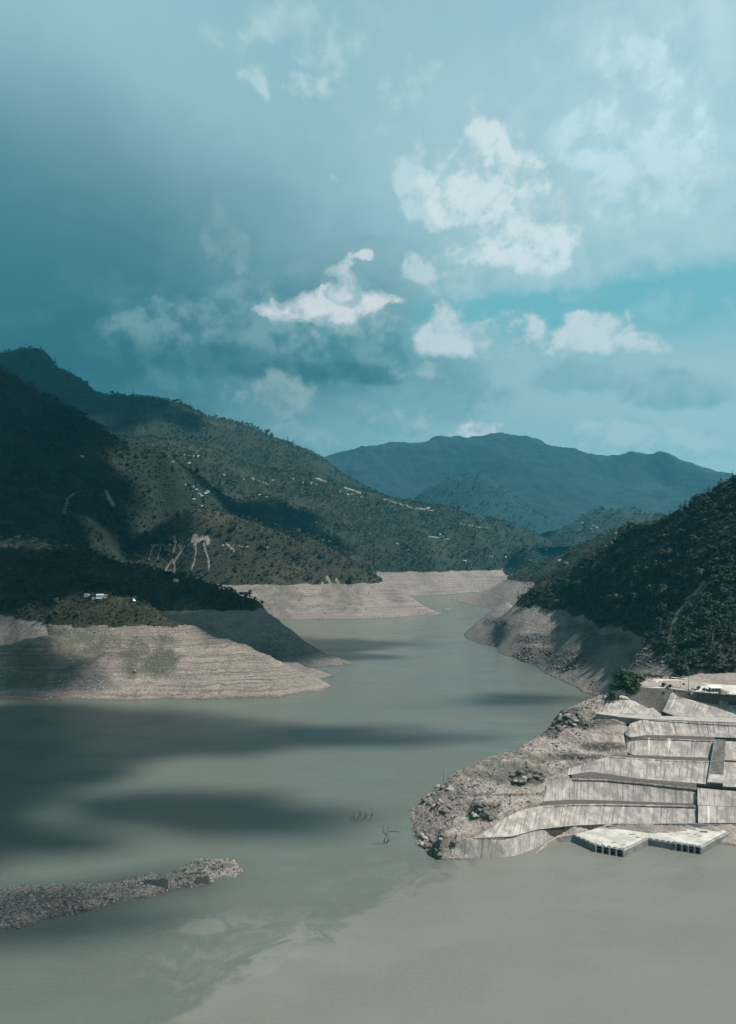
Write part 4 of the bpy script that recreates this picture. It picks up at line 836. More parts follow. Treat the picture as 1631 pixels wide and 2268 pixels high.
# trees one can tell apart
def near_trees():
    R = HILLS['right_hill']; Pm = HILLS['promontory']
    r = random.Random(5)
    def on(hill, X, Y): return HILLS[hill].hit(X, Y)
    # the bright clump at the tip of the terrace
    for k, (X, Y, s, lab) in enumerate([
        (1358, 1541, 1.25, 'leafy tree at the lake end of the terrace clump'), (1374, 1549, 1.2, 'lowest leafy tree hanging over the concrete slope'),
        (1381, 1534, 1.7, 'biggest leafy tree in the middle of the terrace clump'), (1394, 1551, 1.2, 'leafy tree whose shadow falls on the concrete slope'),
        (1401, 1533, 1.45, 'leafy tree beside the corner of the pale yard'), (1366, 1530, 1.4, 'tree at the back of the clump above the lake'),
        (1390, 1524, 1.4, 'dark tree behind the terrace clump by the yard'), (1412, 1519, 1.05, 'small tree at the pale yard corner'), (1407, 1542, .8, 'low bushy tree under the yard edge'), (1386, 1546, 1.1, 'low leafy tree between the two that lean over the slope')]):
        h = None
        for dY in range(0, 30, 2):
            h = on('promontory', X, Y + dY)
            if h: break
        if h: put('green', h[0], h[1], h[2] - .8, s * 1.35, lab)
    for k, (X, lab) in enumerate([(1430, 'dark tree behind the yard next to the clump'), (1437, 'dark narrow tree behind the pale yard'), (1447, 'dark tree by the lamp pole behind the yard'), (1456, 'small dark tree behind the pale yard'), (1464, 'lone dark tree behind the yard before the big trees')]):
        q = W(X, 1507, D=573 + r.uniform(0, 8)); z = float(Pm.zi(q[0], q[1])); put('oak', q[0], q[1], z - .5, r.uniform(.55, .8), lab)
    for jj, (X, Y, D, s) in enumerate(sorted(((1500, 1500, 596, 1.1), (1512, 1490, 606, 1.3), (1506, 1478, 618, 1.2), (1524, 1498, 600, 1.2), (1536, 1486, 612, 1.25), (1498, 1466, 632, 1.1), (1550, 1500, 602, 1.2), (1563, 1490, 610, 1.3), (1576, 1502, 600, 1.3), (1592, 1500, 600, 1.2), (1610, 1500, 600, 1.3)))):
        q = W(X, Y, D=D); z = float(R.zi(q[0], q[1])); z = max(z, float(Pm.zi(q[0], q[1])))
        put(r.choice(['oak', 'oak2', 'oak']), q[0], q[1], z - .5, s * 1.05, nth(jj + 1) + ' tall dark tree from the lake end behind the terrace wall', 'tree', 'dark trees behind the terrace wall')
    # pines on the skyline of the right hill and on the wooded slope
    n = 0
    for X in np.arange(1300, 1640, 6.5):
        h = None
        Y0 = np.interp(X, [1156, 1232, 1279, 1292, 1345, 1391, 1438, 1478, 1521, 1551, 1577, 1650], [1326, 1279, 1262, 1244, 1221, 1186, 1176, 1160, 1138, 1125, 1112, 1068])
        for dY in range(-14, 30, 2):
            h = on('right_hill', X, Y0 + dY)
            if h: break
        if h: n += 1; put(r.choice(['pine', 'pine2', 'oak', 'oak2']), h[0], h[1] + r.uniform(-4, 4), h[2] - .8, r.uniform(.8, 1.35), nth(n) + ' tree from the left along the skyline of the right hill', 'tree', 'skyline trees of the right hill')
    for X, Y, lab, s in ((1158, 1322, 'first of the tall bare-trunked trees above the grey point', .95), (1163, 1321, 'second tall bare-trunked tree above the grey point', 1.0), (1169, 1319, 'third tall bare-trunked tree above the grey point', 1.05), (1176, 1318, 'fourth tall bare-trunked tree, nearest the dark wood', 1.0)):
        h = None
        for dY in range(-14, 30, 1):
            h = on('right_hill', X, Y + dY)
            if h: break
        if h: put('tall', h[0], h[1], h[2] - .5, s, lab)
    # wooded slope: trees that show largest
    c = 0; names = {'oak': 'round dark tree', 'oak2': 'broad olive tree', 'pine': 'narrow pine'}
    for i in range(600):
        X = r.uniform(1250, 1640); Y = r.uniform(1230, 1500); h = on('right_hill', X, Y)
        if not h: continue
        hx, hy, hz = np.array([h[0]]), np.array([h[1]]), np.array([h[2]]); A = HILLS['right_hill'].maskf(hx, hy, hz, np.array([X]), np.array([Y]))
        if A['bare'][0] > .35 or h[1] > 1000: continue
        k = r.choice(['oak', 'oak2', 'oak', 'pine', 'oak2']); sc_ = r.uniform(.8, 1.3); put(k, h[0], h[1], h[2] - .6, sc_, ('large ' if sc_ > 1.15 else 'small ' if sc_ < .95 else 'middling ') + names[k] + (' high on' if Y < 1310 else ' halfway up' if Y < 1400 else ' low on') + ' the right hill, ' + ('towards the lake narrows' if X < 1380 else 'above the grey scree' if X < 1500 else 'above the terrace'), 'tree', 'trees of the wood on the right hill'); c += 1
        if c >= 160: break
    # dark headland skyline
    for X, s, lab in ((553, 1.9, 'tallest dark tree at the tip of the shaded headland'), (545, 1.3, 'lower tree beside the tallest one at the headland tip'), (533, 1.0, 'small dark tree on the shaded headland ridge'), (566, .9, 'last small tree at the very tip of the shaded headland'),
                      (402, 1.3, 'round tree beside the hut on the shaded ridge'), (394, 1.0, 'small tree left of the hut on the shaded ridge'), (410, .9, 'small tree right of the hut on the shaded ridge')):
        h = None
        for Y in range(1255, 1360):
            h = on('shaded_headland', X, Y)
            if h: break
        if h: put('oak2', h[0], h[1], h[2] - .5, s, lab)
    # on the top of the lit headland
    c = 0
    for i in range(300):
        X = r.uniform(115, 420); Y = r.uniform(1318, 1386); h = on('lit_headland', X, Y)
        if not h or h[2] < 75: continue
        if 190 < X < 300 and 1322 < Y < 1336: continue
        kd = r.choice(['oak2', 'bush', 'dry', 'oak']); sz = r.uniform(.35, .7)
        put(kd, h[0], h[1], h[2] - .3, sz, ('larger ' if sz > .55 else 'smaller ') + {'oak2': 'olive tree', 'bush': 'green bush', 'dry': 'dry bush', 'oak': 'dark tree'}[kd] + (' left of the huts' if X < 190 else ' below the huts' if X < 250 else ' below the tent' if X < 320 else ' right of the tent') + (' near the crest' if Y < 1345 else ' halfway down' if Y < 1365 else ' by the bare edge') + ' of the lit headland', 'tree', 'scrub on top of the lit headland'); c += 1
        if c >= 60: break
near_trees()
scatter('forest', 'right_hill', 5.2, ['oak', 'oak2', 'pine', 'bush'], [4, 3, 1.5, 2], .78, 'dense dark wood covering the right hill', 'forest', .20, 50, seed=1)
scatter('shrubbery', 'right_hill', 4.2, ['bush', 'dry'], [2, 2], .8, 'low scrub between the trees of the right hill', 'scrub', .35, 30, seed=2, bare_max=.6)
scatter('forest', 'shaded_headland', 6.0, ['oak', 'bush', 'oak2'], [3, 2, 1], .75, 'dark wood on the shaded headland', 'forest', .15, 50, seed=3)
scatter('shrubbery', 'lit_headland', 3.2, ['bush', 'dry', 'oak2'], [4, 3, .4], .62, 'thick scrub covering the top of the lit headland', 'scrub', .30, 22, seed=4)
scatter('shrubbery', 'slide_hill', 7.0, ['bush', 'dry', 'oak2', 'oak'], [1.4, 4, .8, .5], 1.2, 'brown scrub on the landslide hill', 'scrub', .22, 70, seed=5, bare_max=.3)
scatter('forest', 'far_bank_hill', 10.0, ['oak', 'oak2', 'dry'], [3, 2, .4], 1.0, 'trees scattered over the long terraced hill', 'forest', .30, 110, seed=6)
scatter('forest', 'dark_hill', 9.0, ['oak', 'oak2', 'pine'], [3, 1.6, 1.5], 1.05, 'forest on the steep dark left hill', 'forest', .28, 100, zmin=20, seed=7)
scatter('forest', 'left_range', 13.0, ['oak', 'pine', 'oak2'], [3, 1.2, 1], 1.15, 'forest on the high left ridge', 'forest', .22, 150, zmin=20, seed=8)
scatter('forest', 'right_far_slope', 7.5, ['oak2', 'bush', 'oak'], [2, 3, 1.5], .85, 'trees on the green slope behind the right hill', 'forest', .30, 70, seed=9)
scatter('forest', 'valley_hill', 19.0, ['oak', 'oak2'], [2, 1], 1.5, 'trees on the low valley hill', 'forest', .40, 150, zmin=10, seed=10)

# ---------------------------------------------------------------- concrete slope lining, berms, intake
def conc_mat(name, base=(.31, .28, .252), dark=(.185, .164, .148), pale=(.58, .55, .51), streak=.85):
    m, n, b, o = new_mat(name)
    P = n.new('ShaderNodeNewGeometry').outputs['Position']
    a = n.new('ShaderNodeAttribute', attribute_name='along').outputs['Fac']; t = n.new('ShaderNodeAttribute', attribute_name='up').outputs['Fac']
    v = n.xyz(n.math('MULTIPLY', a, 1.0), n.math('MULTIPLY', t, .06), 0.0)
    s1 = n.noise(v, .55, 5, .7); s2 = n.noise(n.vmath('ADD', v, (40, 0, 0)), .22, 4, .75); bl = n.noise(P, .16, 6, .65); fi = n.noise(P, 1.2, 4, .7)
    col = n.mix(n.ramp(bl, .38, .60), base, dark)
    col = n.mix(n.math('MULTIPLY', n.ramp(s1, .50, .64), streak * 1.1), col, tuple(x * .55 for x in dark))
    col = n.mix(n.math('MULTIPLY', n.ramp(n.noise(n.vmath('ADD', v, (90, 0, 0)), .16, 3, .6), .64, .70), .9), col, pale)
    col = n.mix(n.math('MULTIPLY', n.ramp(s2, .60, .70), streak * .5), col, pale)
    hz = n.noise(n.xyz(n.math('MULTIPLY', a, .04), t, 0.0), .9, 4, .7)
    col = n.mix(n.math('MULTIPLY', n.ramp(hz, .55, .7), .35), col, tuple(x * .75 for x in dark))
    col = n.mix(n.math('MULTIPLY', n.ramp(fi, .5, .75), .3), col, dark)
    n.set(b.inputs['Base Color'], col); bump(n, b, n.math('ADD', fi, n.math('MULTIPLY', s1, .6)), .35)
    return m
MCON = conc_mat('shotcrete'); MCON2 = conc_mat('pale_shotcrete', (.345, .312, .28), (.215, .192, .175), (.52, .49, .45), .75)
MDECK = conc_mat('deck_concrete', (.38, .36, .32), (.26, .245, .22), (.44, .42, .385), .1)
MWALL = conc_mat('weathered_wall', (.19, .19, .19), (.12, .12, .12), (.26, .26, .25), .4)
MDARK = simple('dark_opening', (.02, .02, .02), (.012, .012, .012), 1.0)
MMUD = simple('berm_silt', (.075, .066, .058), (.042, .038, .035), .5, bd=.2)
MSAND = simple('yard_gravel', (.38, .35, .31), (.28, .255, .225), .12)
MPAINT = simple('white_paint', (.6, .6, .58), (.52, .52, .5), .6)
MROAD = simple('service_road', (.26, .24, .22), (.19, .175, .16), .25)
MSTEEL = simple('weathered_steel', (.10, .10, .105), (.06, .06, .065), 1.0, .6)
MBEIGE = simple('beige_wall', (.42, .38, .33), (.34, .31, .27), .8); MROOFT = simple('tin_roof', (.34, .38, .40), (.26, .28, .30), .8, .5)
MRED = simple('rust_roof', (.22, .12, .09), (.16, .09, .07), .8)
def pl(L): return np.array([W(X, Y, z=z) for X, Y, z in L])
def resample(P, n):
    d = np.r_[0, np.cumsum(np.linalg.norm(np.diff(P, axis=0), axis=1))]; t = np.linspace(0, d[-1], n)
    return np.c_[[np.interp(t, d, P[:, k]) for k in range(3)]].T, d[-1]
def slope_wall(name, bot, top, mat, label, w=5.5, thick=2.4, jit=.03, kind_w=None, sag=0.0, lift=0.25, rows=5, gap=.06, rough=.30):
    """a lined slope: bays of concrete side by side, each a slab of its own"""
    B, T = pl(bot), pl(top); L = max(resample(B, 2)[1], resample(T, 2)[1]); nb = max(1, int(L / w)); sub = 4
    B, _ = resample(B, nb * sub + 1); T, _ = resample(T, nb * sub + 1); r = np.random.default_rng(len(label))
    root = empty(name, tuple((B[len(B) // 2]))); tag(root, label, 'retaining slope'); off = np.array(root.location)
    for k in range(nb):
        i0 = k * sub; b_, t_ = B[i0:i0 + sub + 1].copy(), T[i0:i0 + sub + 1].copy()
        bd = (b_[-1] - b_[0]); bl_ = np.linalg.norm(bd); bd /= bl_; td = (t_[-1] - t_[0]); tl = np.linalg.norm(td); td /= max(tl, 1e-6)
        b_[0] += bd * gap / 2; b_[-1] -= bd * gap / 2; t_[0] += td * gap / 2 * (tl > .5); t_[-1] -= td * gap / 2 * (tl > .5)
        up = (t_.mean(0) - b_.mean(0)); nr = np.cross(up, bd); nr /= np.linalg.norm(nr)
        if nr[1] > 0 and nr[2] < .2 or nr[2] < 0: nr = -nr
        f = np.linspace(0, 1, rows)[:, None, None]; G = b_[None] * (1 - f) + t_[None] * f
        G = G + nr * (lift + r.uniform(-jit, jit)) + nr * (np.sin(np.pi * f) * -sag)
        G = G + nr * (fbm(G[..., 0] / 2.2 + G[..., 2] / 3, G[..., 1] / 2.2, 3, seed=8)[..., None] * rough)
        Vf = G.reshape(-1, 3); Vb = Vf - nr * thick; c = sub + 1; idx = np.arange(rows * c).reshape(rows, c)
        Q = np.stack([idx[:-1, :-1], idx[:-1, 1:], idx[1:, 1:], idx[1:, :-1]], -1).reshape(-1, 4)
        rim = np.r_[idx[0, :], idx[1:, -1], idx[-1, -2::-1], idx[-2:0:-1, 0]]; nx_ = np.roll(rim, -1); m_ = len(Vf)
        S = np.stack([rim, rim + m_, nx_ + m_, nx_], -1)
        V = np.r_[Vf, Vb] - off; al = np.tile((i0 + np.arange(c)) / sub * w + sum(map(ord, label)) * 3.7, rows); upv = np.repeat(np.linspace(0, 1, rows) * np.linalg.norm(up), c)
        me = mesh_np('panel', V, np.r_[Q, S], [mat], {'along': np.r_[al, al], 'up': np.r_[upv, upv]}, smooth_=False); link('panel', me, root)
    return root
def strip(name, A, Bq, mat, label, n=60, lift=.12, kind='structure', cat=None, rough=.15):
    A, _ = resample(pl(A), n); Bq, _ = resample(pl(Bq), n); f = np.linspace(0, 1, 4)[:, None, None]; G = A[None] * (1 - f) + Bq[None] * f
    G[..., 2] += lift + fbm(G[..., 0] / 1.7, G[..., 1] / 1.7, 3, seed=3) * rough
    if name == 'berm' and 'lowest' not in label: G[0, :, 2] -= .9 + .5 * fbm(G[0, :, 0] / 3, G[0, :, 1] / 3, 3, seed=13); G[0, :, 1] -= 1.3; G[0, :, 2] += .2; G[1:, :, 2] += .25
    lo = G.copy(); lo[..., 2] -= 5.0; c = n; idx = np.arange(4 * c).reshape(4, c); m_ = 4 * c
    Q = np.stack([idx[:-1, :-1], idx[:-1, 1:], idx[1:, 1:], idx[1:, :-1]], -1).reshape(-1, 4)
    rim = np.r_[idx[0, :], idx[1:, -1], idx[-1, -2::-1], idx[-2:0:-1, 0]]; S = np.stack([rim, rim + m_, np.roll(rim, -1) + m_, np.roll(rim, -1)], -1)
    V = np.r_[G.reshape(-1, 3), lo.reshape(-1, 3)]; z = np.zeros(len(V))
    o = link(name, mesh_np(name, V, np.r_[Q, S], [mat], {'along': V[:, 0], 'up': V[:, 1]}, smooth_=False)); tag(o, label, cat, kind=kind); return o
def tiers():
    t1b = [(975, 1905, -.4), (1069, 1902, -.4), (1135, 1898, -.4), (1179, 1883, -.4), (1214, 1865, -.4), (1240, 1856, -.3)]
    t1t = [(980, 1851, 12.6), (1048, 1859, 10.6), (1118, 1860, 9.2), (1179, 1842, 8.8), (1245, 1833, 5.9)]
    t2b = [(1048, 1857, 11), (1135, 1853, 10.2), (1188, 1838, 9), (1267, 1829, 7), (1354, 1825, 6), (1543, 1823, 6)]
    t2t = [(1091, 1829, 15.2), (1118, 1812, 17.2), (1157, 1794, 18.2), (1201, 1785, 17.6), (1267, 1781, 16.4), (1354, 1781, 15.2), (1543, 1785, 14.6)]
    t3b = [(1201, 1776, 17.6), (1267, 1772, 16.6), (1354, 1774, 15.4), (1543, 1781, 14.7)]
    t3t = [(1210, 1741, 25.2), (1223, 1728, 28.1), (1267, 1724, 28.2), (1337, 1726, 27.2), (1420, 1733, 26.1), (1543, 1746, 23.7)]
    t4b = [(1258, 1717, 28.2), (1309, 1710, 28.5), (1358, 1717, 27.6), (1410, 1725, 27.1), (1566, 1737, 24.6)]
    t4t = [(1260, 1703, 31.2), (1303, 1688, 34.6), (1352, 1675, 37.2), (1410, 1679, 36.7), (1474, 1683, 36.2), (1574, 1686, 35.6)]
    t5b = [(1389, 1665, 38.3), (1401, 1673, 37), (1474, 1676, 36.7), (1577, 1679, 36.2)]
    t5t = [(1388, 1639, 45.2), (1420, 1634, 47.1), (1474, 1636, 46.7), (1583, 1640, 46.1)]
    t6b = [(1386, 1628, 48), (1397, 1634, 47.2), (1431, 1629, 48), (1495, 1630, 47.7), (1581, 1633, 47.1), (1700, 1636, 46.6)]
    t6t = [(1386, 1620, 50), (1396, 1603, 55), (1420, 1595, 57), (1452, 1594, 57.1), (1495, 1596, 56.6), (1576, 1600, 56.1), (1700, 1604, 56)]
    slope_wall('lined_slope', t1b, t1t, MCON2, 'lowest concrete slope curving along the waterline of the promontory', 6.5)
    slope_wall('lined_slope', t2b, t2t, MCON, 'second concrete slope up from the water, long and curved', 5.5, sag=.4)
    slope_wall('lined_slope', t3b, t3t, MCON, 'third concrete slope up, ending at the dark rock outcrop', 5.0, sag=.4)
    slope_wall('lined_slope', t4b, t4t, MCON, 'fourth concrete slope up, tapering towards the rubble', 5.0, sag=.3)
    slope_wall('lined_slope', t5b, t5t, MCON, 'fifth concrete slope up, with broad white streaks', 4.6, sag=.3)
    slope_wall('lined_slope', t6b, t6t, MCON, 'sixth concrete slope up, just below the service road', 4.6, sag=.3)
    slope_wall('lined_slope', [(1333, 1579.5, 58.2), (1400, 1584, 57.7), (1450, 1586.5, 57.4)], [(1352, 1540, 68.2), (1399, 1550.5, 66.2), (1457, 1579, 58.9)], MCON, 'wedge shaped concrete slope under the leafy trees', 4.6)
    slope_wall('lined_slope', [(1463, 1574, 59.3), (1495, 1586, 57.5), (1576, 1588.5, 57.3), (1700, 1591, 57.2)], [(1488, 1531, 72.6), (1504, 1544, 69.3), (1549, 1554, 66.9), (1585, 1559, 65.9), (1700, 1564, 65.2)], MCON2, 'brightest concrete slope below the terrace scrub', 4.2)
    slope_wall('lined_slope', [(1545, 1824, 6), (1585, 1824, 6), (1700, 1824, 6)], [(1545, 1785, 14.8), (1585, 1787, 14.4), (1700, 1790, 14)], MCON2, 'smooth lower buttress face at the right end of the second slope', 9, lift=1.3, rough=.05, thick=1.6)
    slope_wall('lined_slope', [(1544, 1784, 15), (1585, 1786, 14.6), (1700, 1789, 14.2)], [(1544, 1746, 23.9), (1585, 1750, 23.2), (1700, 1758, 22.4)], MCON2, 'smooth upper buttress face at the right end of the third slope', 9, lift=1.3, rough=.05, thick=1.6)
    slope_wall('lined_slope', [(1601, 1742, 23.9), (1700, 1747, 23)], [(1604, 1688, 35.4), (1700, 1692, 35)], MCON, 'slope bay right of the gate track, lower level', 5)
    slope_wall('lined_slope', [(1604, 1684, 36), (1700, 1688, 35.4)], [(1607, 1642, 45.8), (1700, 1646, 45.4)], MCON, 'slope bay right of the gate track, upper level', 5)
    # berms between the tiers
    strip('berm', t1t[1:] + [(1332, 1829, 4.9)], [(1048, 1857, 11), (1118, 1853.5, 10.3), (1188, 1838, 9), (1245, 1831, 7.4), (1354, 1825, 6)], MMUD, 'silt covered ledge above the lowest concrete slope')
    strip('berm', t2t[3:], t3b, MMUD, 'silt covered ledge above the second concrete slope')
    strip('berm', t3t[2:], [(1267, 1716, 28.3), (1309, 1710, 28.5), (1358, 1717, 27.6), (1410, 1725, 27.1), (1543, 1735.5, 24.8)], MMUD, 'silt covered ledge above the third concrete slope')
    strip('berm', t4t[2:], [(1352, 1672, 37.6)] + t5b[1:], MMUD, 'silt covered ledge above the fourth concrete slope')
    strip('berm', t5t, t6b[:5], MMUD, 'silt covered ledge above the fifth concrete slope')
    strip('service_road', [(1320, 1580.5, 58.2), (1380, 1589, 57.2), (1431, 1593, 57.1), (1495, 1595, 56.8), (1576, 1598.5, 56.4), (1700, 1603, 56.2)], [(1322, 1577.5, 58.6), (1390, 1582.5, 57.8), (1452, 1586, 57.4), (1495, 1587, 57.4), (1576, 1589, 57.2), (1700, 1592, 57.1)], MROAD, 'dusty service road across the slope', lift=.25, rough=.05)
    strip('service_road', [(1452, 1588, 57.3), (1430, 1568, 61), (1398, 1551, 66), (1372, 1545, 68)], [(1466, 1585, 57.8), (1443, 1565, 62), (1402, 1546, 67.2), (1374, 1541, 69)], MROAD, 'short ramp road climbing under the trees', lift=.5, rough=.05)
    kb = MB(); P = resample(pl([(1320, 1580.8, 58.7), (1380, 1589.4, 57.7), (1431, 1593.5, 57.5), (1495, 1595.5, 57.2), (1576, 1599, 56.9), (1700, 1603.5, 56.7)]), 40)[0]
    for i in range(39): kb.beam(P[i], P[i + 1], .5, .8)
    tag(kb.build('parapet', MCON2), 'pale low parapet along the service road', 'parapet')
    strip('yard', [(1416, 1522, 74.2), (1440, 1525, 74.1), (1480, 1525.5, 74.1), (1540, 1533, 74.1), (1590, 1537, 74.1), (1700, 1545, 74.1)], [(1421, 1512, 74.9), (1452, 1505.5, 74.9), (1500, 1505.5, 74.9), (1540, 1512, 74.9), (1585, 1517, 74.9), (1700, 1521, 74.9)], MSAND, 'bright gravel yard on the terrace', lift=.5, rough=.1)
tiers()
strip('scrub_bank', [(1350, 1541, 67.5), (1376, 1543, 68), (1400, 1550, 66.5), (1432, 1566, 62), (1461, 1577, 59), (1474, 1555, 66), (1489, 1531, 72.5), (1504, 1545, 69), (1549, 1555, 66.6), (1585, 1560, 65.7), (1700, 1565, 65)],
      [(1362, 1533, 72), (1385, 1524, 74.2), (1410, 1522.5, 74.3), (1430, 1524, 74.2), (1452, 1525.5, 74.2), (1466, 1526, 74.2), (1484, 1526, 74.2), (1510, 1528, 74.2), (1549, 1534, 74.2), (1590, 1537.5, 74.2), (1700, 1545.5, 74.2)], MMUD, 'brown scrubby bank between the yard edge and the concrete', n=120, lift=.1, rough=.5)
def prism(name, poly, z0, z1, mat, parent=None, off=(0, 0, 0), attr=True):
    n = len(poly); V = [(x, y, z0) for x, y in poly] + [(x, y, z1) for x, y in poly]
    me = bpy.data.meshes.new(name); me.from_pydata([(a - off[0], b - off[1], c - off[2]) for a, b, c in V], [], [tuple(range(n))[::-1], tuple(range(n, 2 * n))] + [(i, (i + 1) % n, n + (i + 1) % n, n + i) for i in range(n)])
    me.materials.append(mat); me.update()
    if attr:
        d = np.r_[0, np.cumsum([math.dist(poly[i], poly[(i + 1) % n]) for i in range(n - 1)])]; a = me.attributes.new('along', 'FLOAT', 'POINT'); a.data.foreach_set('value', np.r_[d, d].astype(np.float32))
        a = me.attributes.new('up', 'FLOAT', 'POINT'); a.data.foreach_set('value', np.array([0] * n + [z1 - z0] * n, np.float32))
    return link(name, me, parent)
def intake():
    ZD = 4.3
    def g(X, Y): q = W(X, Y, z=ZD); return (q[0], q[1])
    front = [(1269, 1849), (1317.6, 1870.4), (1381.6, 1882.3), (1435.5, 1857), (1488, 1866), (1494, 1867), (1553.4, 1876), (1585, 1858), (1640, 1832)]
    fp = [g(*q) for q in front]; bp = [g(*q) for q in ((1700, 1826), (1585, 1826.5), (1500, 1826), (1401, 1825.5), (1347, 1828), (1310, 1838))]
    root = empty('intake_platform', (fp[2][0], fp[2][1], 0)); tag(root, 'zigzag concrete intake platform with open bays standing in the lake', 'platform'); off = tuple(root.location)
    poly = fp + bp; prism('deck', poly, ZD - .7, ZD, MDECK, root, off)
    # quay walls under the deck, set back a little
    ins = []
    def wall_seg(i, j, name='quay_wall'):
        a, b = np.array(fp[i]), np.array(fp[j]); d = (b - a) / np.linalg.norm(b - a); nr = np.array([-d[1], d[0]])
        if nr[1] < 0: nr = -nr
        P = [tuple(a - nr * .25 + 0 * d), tuple(b - nr * .25), tuple(b + nr * 1.2), tuple(a + nr * 1.2)]
        return prism(name, P, -3, ZD - .72, MWALL, root, off)
    for i, j in ((0, 1), (2, 3), (3, 4), (4, 5), (6, 7), (7, 8)): wall_seg(i, j)
    for i, j in ((1, 2), (5, 6)):
        a, b = np.array(fp[i]), np.array(fp[j]); d = (b - a); L = np.linalg.norm(d); d /= L; nr = np.array([-d[1], d[0]])
        if nr[1] < 0: nr = -nr
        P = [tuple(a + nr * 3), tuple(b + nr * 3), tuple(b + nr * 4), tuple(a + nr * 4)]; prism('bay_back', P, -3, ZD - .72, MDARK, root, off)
        lb = MB(); q = a + nr * .8; e = b + nr * .8; lb.beam((q[0] - off[0], q[1] - off[1], 1.9), (e[0] - off[0], e[1] - off[1], 1.9), .5, .6); lb.build('crossbeam', MWALL, root)
        for k in range(5):
            c = a + d * (L * (k + .12) / 4.25); pp = []
            for t in range(7):
                an = math.pi * t / 6; pp.append(tuple(c - nr * math.sin(an) * .95 - d * math.cos(an) * .8))
            pp += [tuple(c + d * .8 + nr * 3), tuple(c - d * .8 + nr * 3)]; prism('pier', pp, -3, ZD + .05, MWALL, root, off)
    # kerb blocks round the edge
    for i in range(len(fp) - 1):
        a, b = np.array(fp[i]), np.array(fp[i + 1]); d = b - a; L = np.linalg.norm(d); d /= L; nr = np.array([-d[1], d[0]])
        if nr[1] < 0: nr = -nr
        n = max(1, int(L / 3.2))
        for k in range(n):
            c = a + d * (L * (k + .5) / n) + nr * .45; mb = MB(); mb.box((c[0] - off[0], c[1] - off[1], ZD + .22), (L / n * .72, .42, .44), math.atan2(d[1], d[0])); mb.build('kerb_block', MWALL, root)
    # dark damp patches of silt lying on the deck
    r = random.Random(3)
    for X, Y, rx, ry in ((1402, 1836, 6, 1.6), (1440, 1840, 7, 2.2), (1452, 1844, 7, 1.6), (1416, 1840, 5, 1.2), (1400, 1848, 9, 1.2), (1411, 1855, 5, 1.2), (1500, 1838, 5, 1.2), (1560, 1842, 12, 2.6), (1540, 1848, 5, 1), (1550, 1852, 7, 1.2), (1320, 1867, 4, 1.2), (1575, 1836, 10, 2), (1380, 1870, 5, .7), (1360, 1866, 5, .8), (1525, 1846, 4, 1)):
        c = g(X, Y); e = g(X + rx, Y); k = e[0] - c[0]; m_ = abs(g(X, Y - ry)[1] - c[1]); pts = []
        for t in range(16):
            an = t * math.pi / 8; q = r.uniform(.6, 1.15); pts.append((c[0] + math.cos(an) * k * q, c[1] + math.sin(an) * m_ * q))
        prism('silt_patch', pts, ZD + .004, ZD + .03, MMUD, root, off, False)
    # wing wall sweeping down to the water
    P = resample(np.array([W(1187, 1891.5, z=.15), W(1210, 1868.6, z=1.6), W(1233, 1855, z=2.9), W(1269, 1848.5, z=4.4)]), 16)[0]
    mb = MB(); V = []
    for p in P: V += [(p[0], p[1], p[2]), (p[0] + .2, p[1] + 1.1, p[2]), (p[0] + .2, p[1] + 1.1, -3), (p[0], p[1], -3)]
    Fq = []
    for i in range(15):
        a = i * 4
        for k in range(4): Fq.append((a + k, a + (k + 1) % 4, a + 4 + (k + 1) % 4, a + 4 + k))
    mb.poly(V, Fq + [(3, 2, 1, 0), (60, 61, 62, 63)]); tag(mb.build('wing_wall', MCON2), 'curved wing wall tapering from the platform into the water', 'wall')
    # low retaining wall behind the deck
    P = resample(pl([(1343, 1828.5, 5.6), (1401, 1824, 6.6), (1500, 1823, 6.9), (1551, 1823.5, 6.8), (1553, 1825, 6.5), (1700, 1826, 6.3)]), 30)[0]; mb = MB()
    for i in range(29):
        a, b = P[i], P[i + 1]; mb.beam((a[0], a[1] - .6, a[2] - 1.6), (b[0], b[1] - .6, b[2] - 1.6), .7, 3.4)
    tag(mb.build('back_wall', MWALL), 'low grey wall along the back of the intake platform', 'wall')
intake()
def gate_track():
    A = W(1583, 1640, z=46.6); Bq = W(1566.5, 1736, z=24.9); C = W(1606, 1641, z=46.4); E = W(1600, 1738.5, z=24.5)
    root = empty('gate_incline', tuple(Bq)); tag(root, 'ribbed incline of the gate track at the right end of the slopes', 'incline'); off = Bq
    nr = np.cross(C - A, A - Bq); nr /= np.linalg.norm(nr); nr = nr if nr[2] > 0 else -nr
    def q(u, v, h): return tuple((Bq * (1 - v) + A * v) * (1 - u) + (E * (1 - v) + C * v) * u + nr * h - off)
    mb = MB(); mb.poly([q(0, 0, -4), q(1, 0, -4), q(1, 1, -4), q(0, 1, -4), q(0, 0, 1.2), q(1, 0, 1.2), q(1, 1, 1.2), q(0, 1, 1.2)], [(3, 2, 1, 0), (4, 5, 6, 7), (0, 1, 5, 4), (1, 2, 6, 5), (2, 3, 7, 6), (3, 0, 4, 7)]); mb.build('bed', MWALL, root)
    for k in range(26):
        v = .22 + .76 * k / 25; mb = MB(); mb.beam(q(.0, v, 1.45), q(1, v, 1.45), .5, .62); mb.build('rib', MCON2, root)
    mb = MB(); mb.poly([q(0, .01, 1.21), q(1, .01, 1.21), q(1, .18, 1.21), q(0, .18, 1.21), q(0, .01, 1.7), q(1, .01, 1.7), q(1, .18, 1.7), q(0, .18, 1.7)], [(3, 2, 1, 0), (4, 5, 6, 7), (0, 1, 5, 4), (1, 2, 6, 5), (2, 3, 7, 6), (3, 0, 4, 7)]); mb.build('apron', MCON2, root)
    mb = MB(); mb.beam(q(-.01, 0, 1.3), q(-.01, 1, 1.3), .5, 1.0); mb.build('edge_beam', MWALL, root)
gate_track()
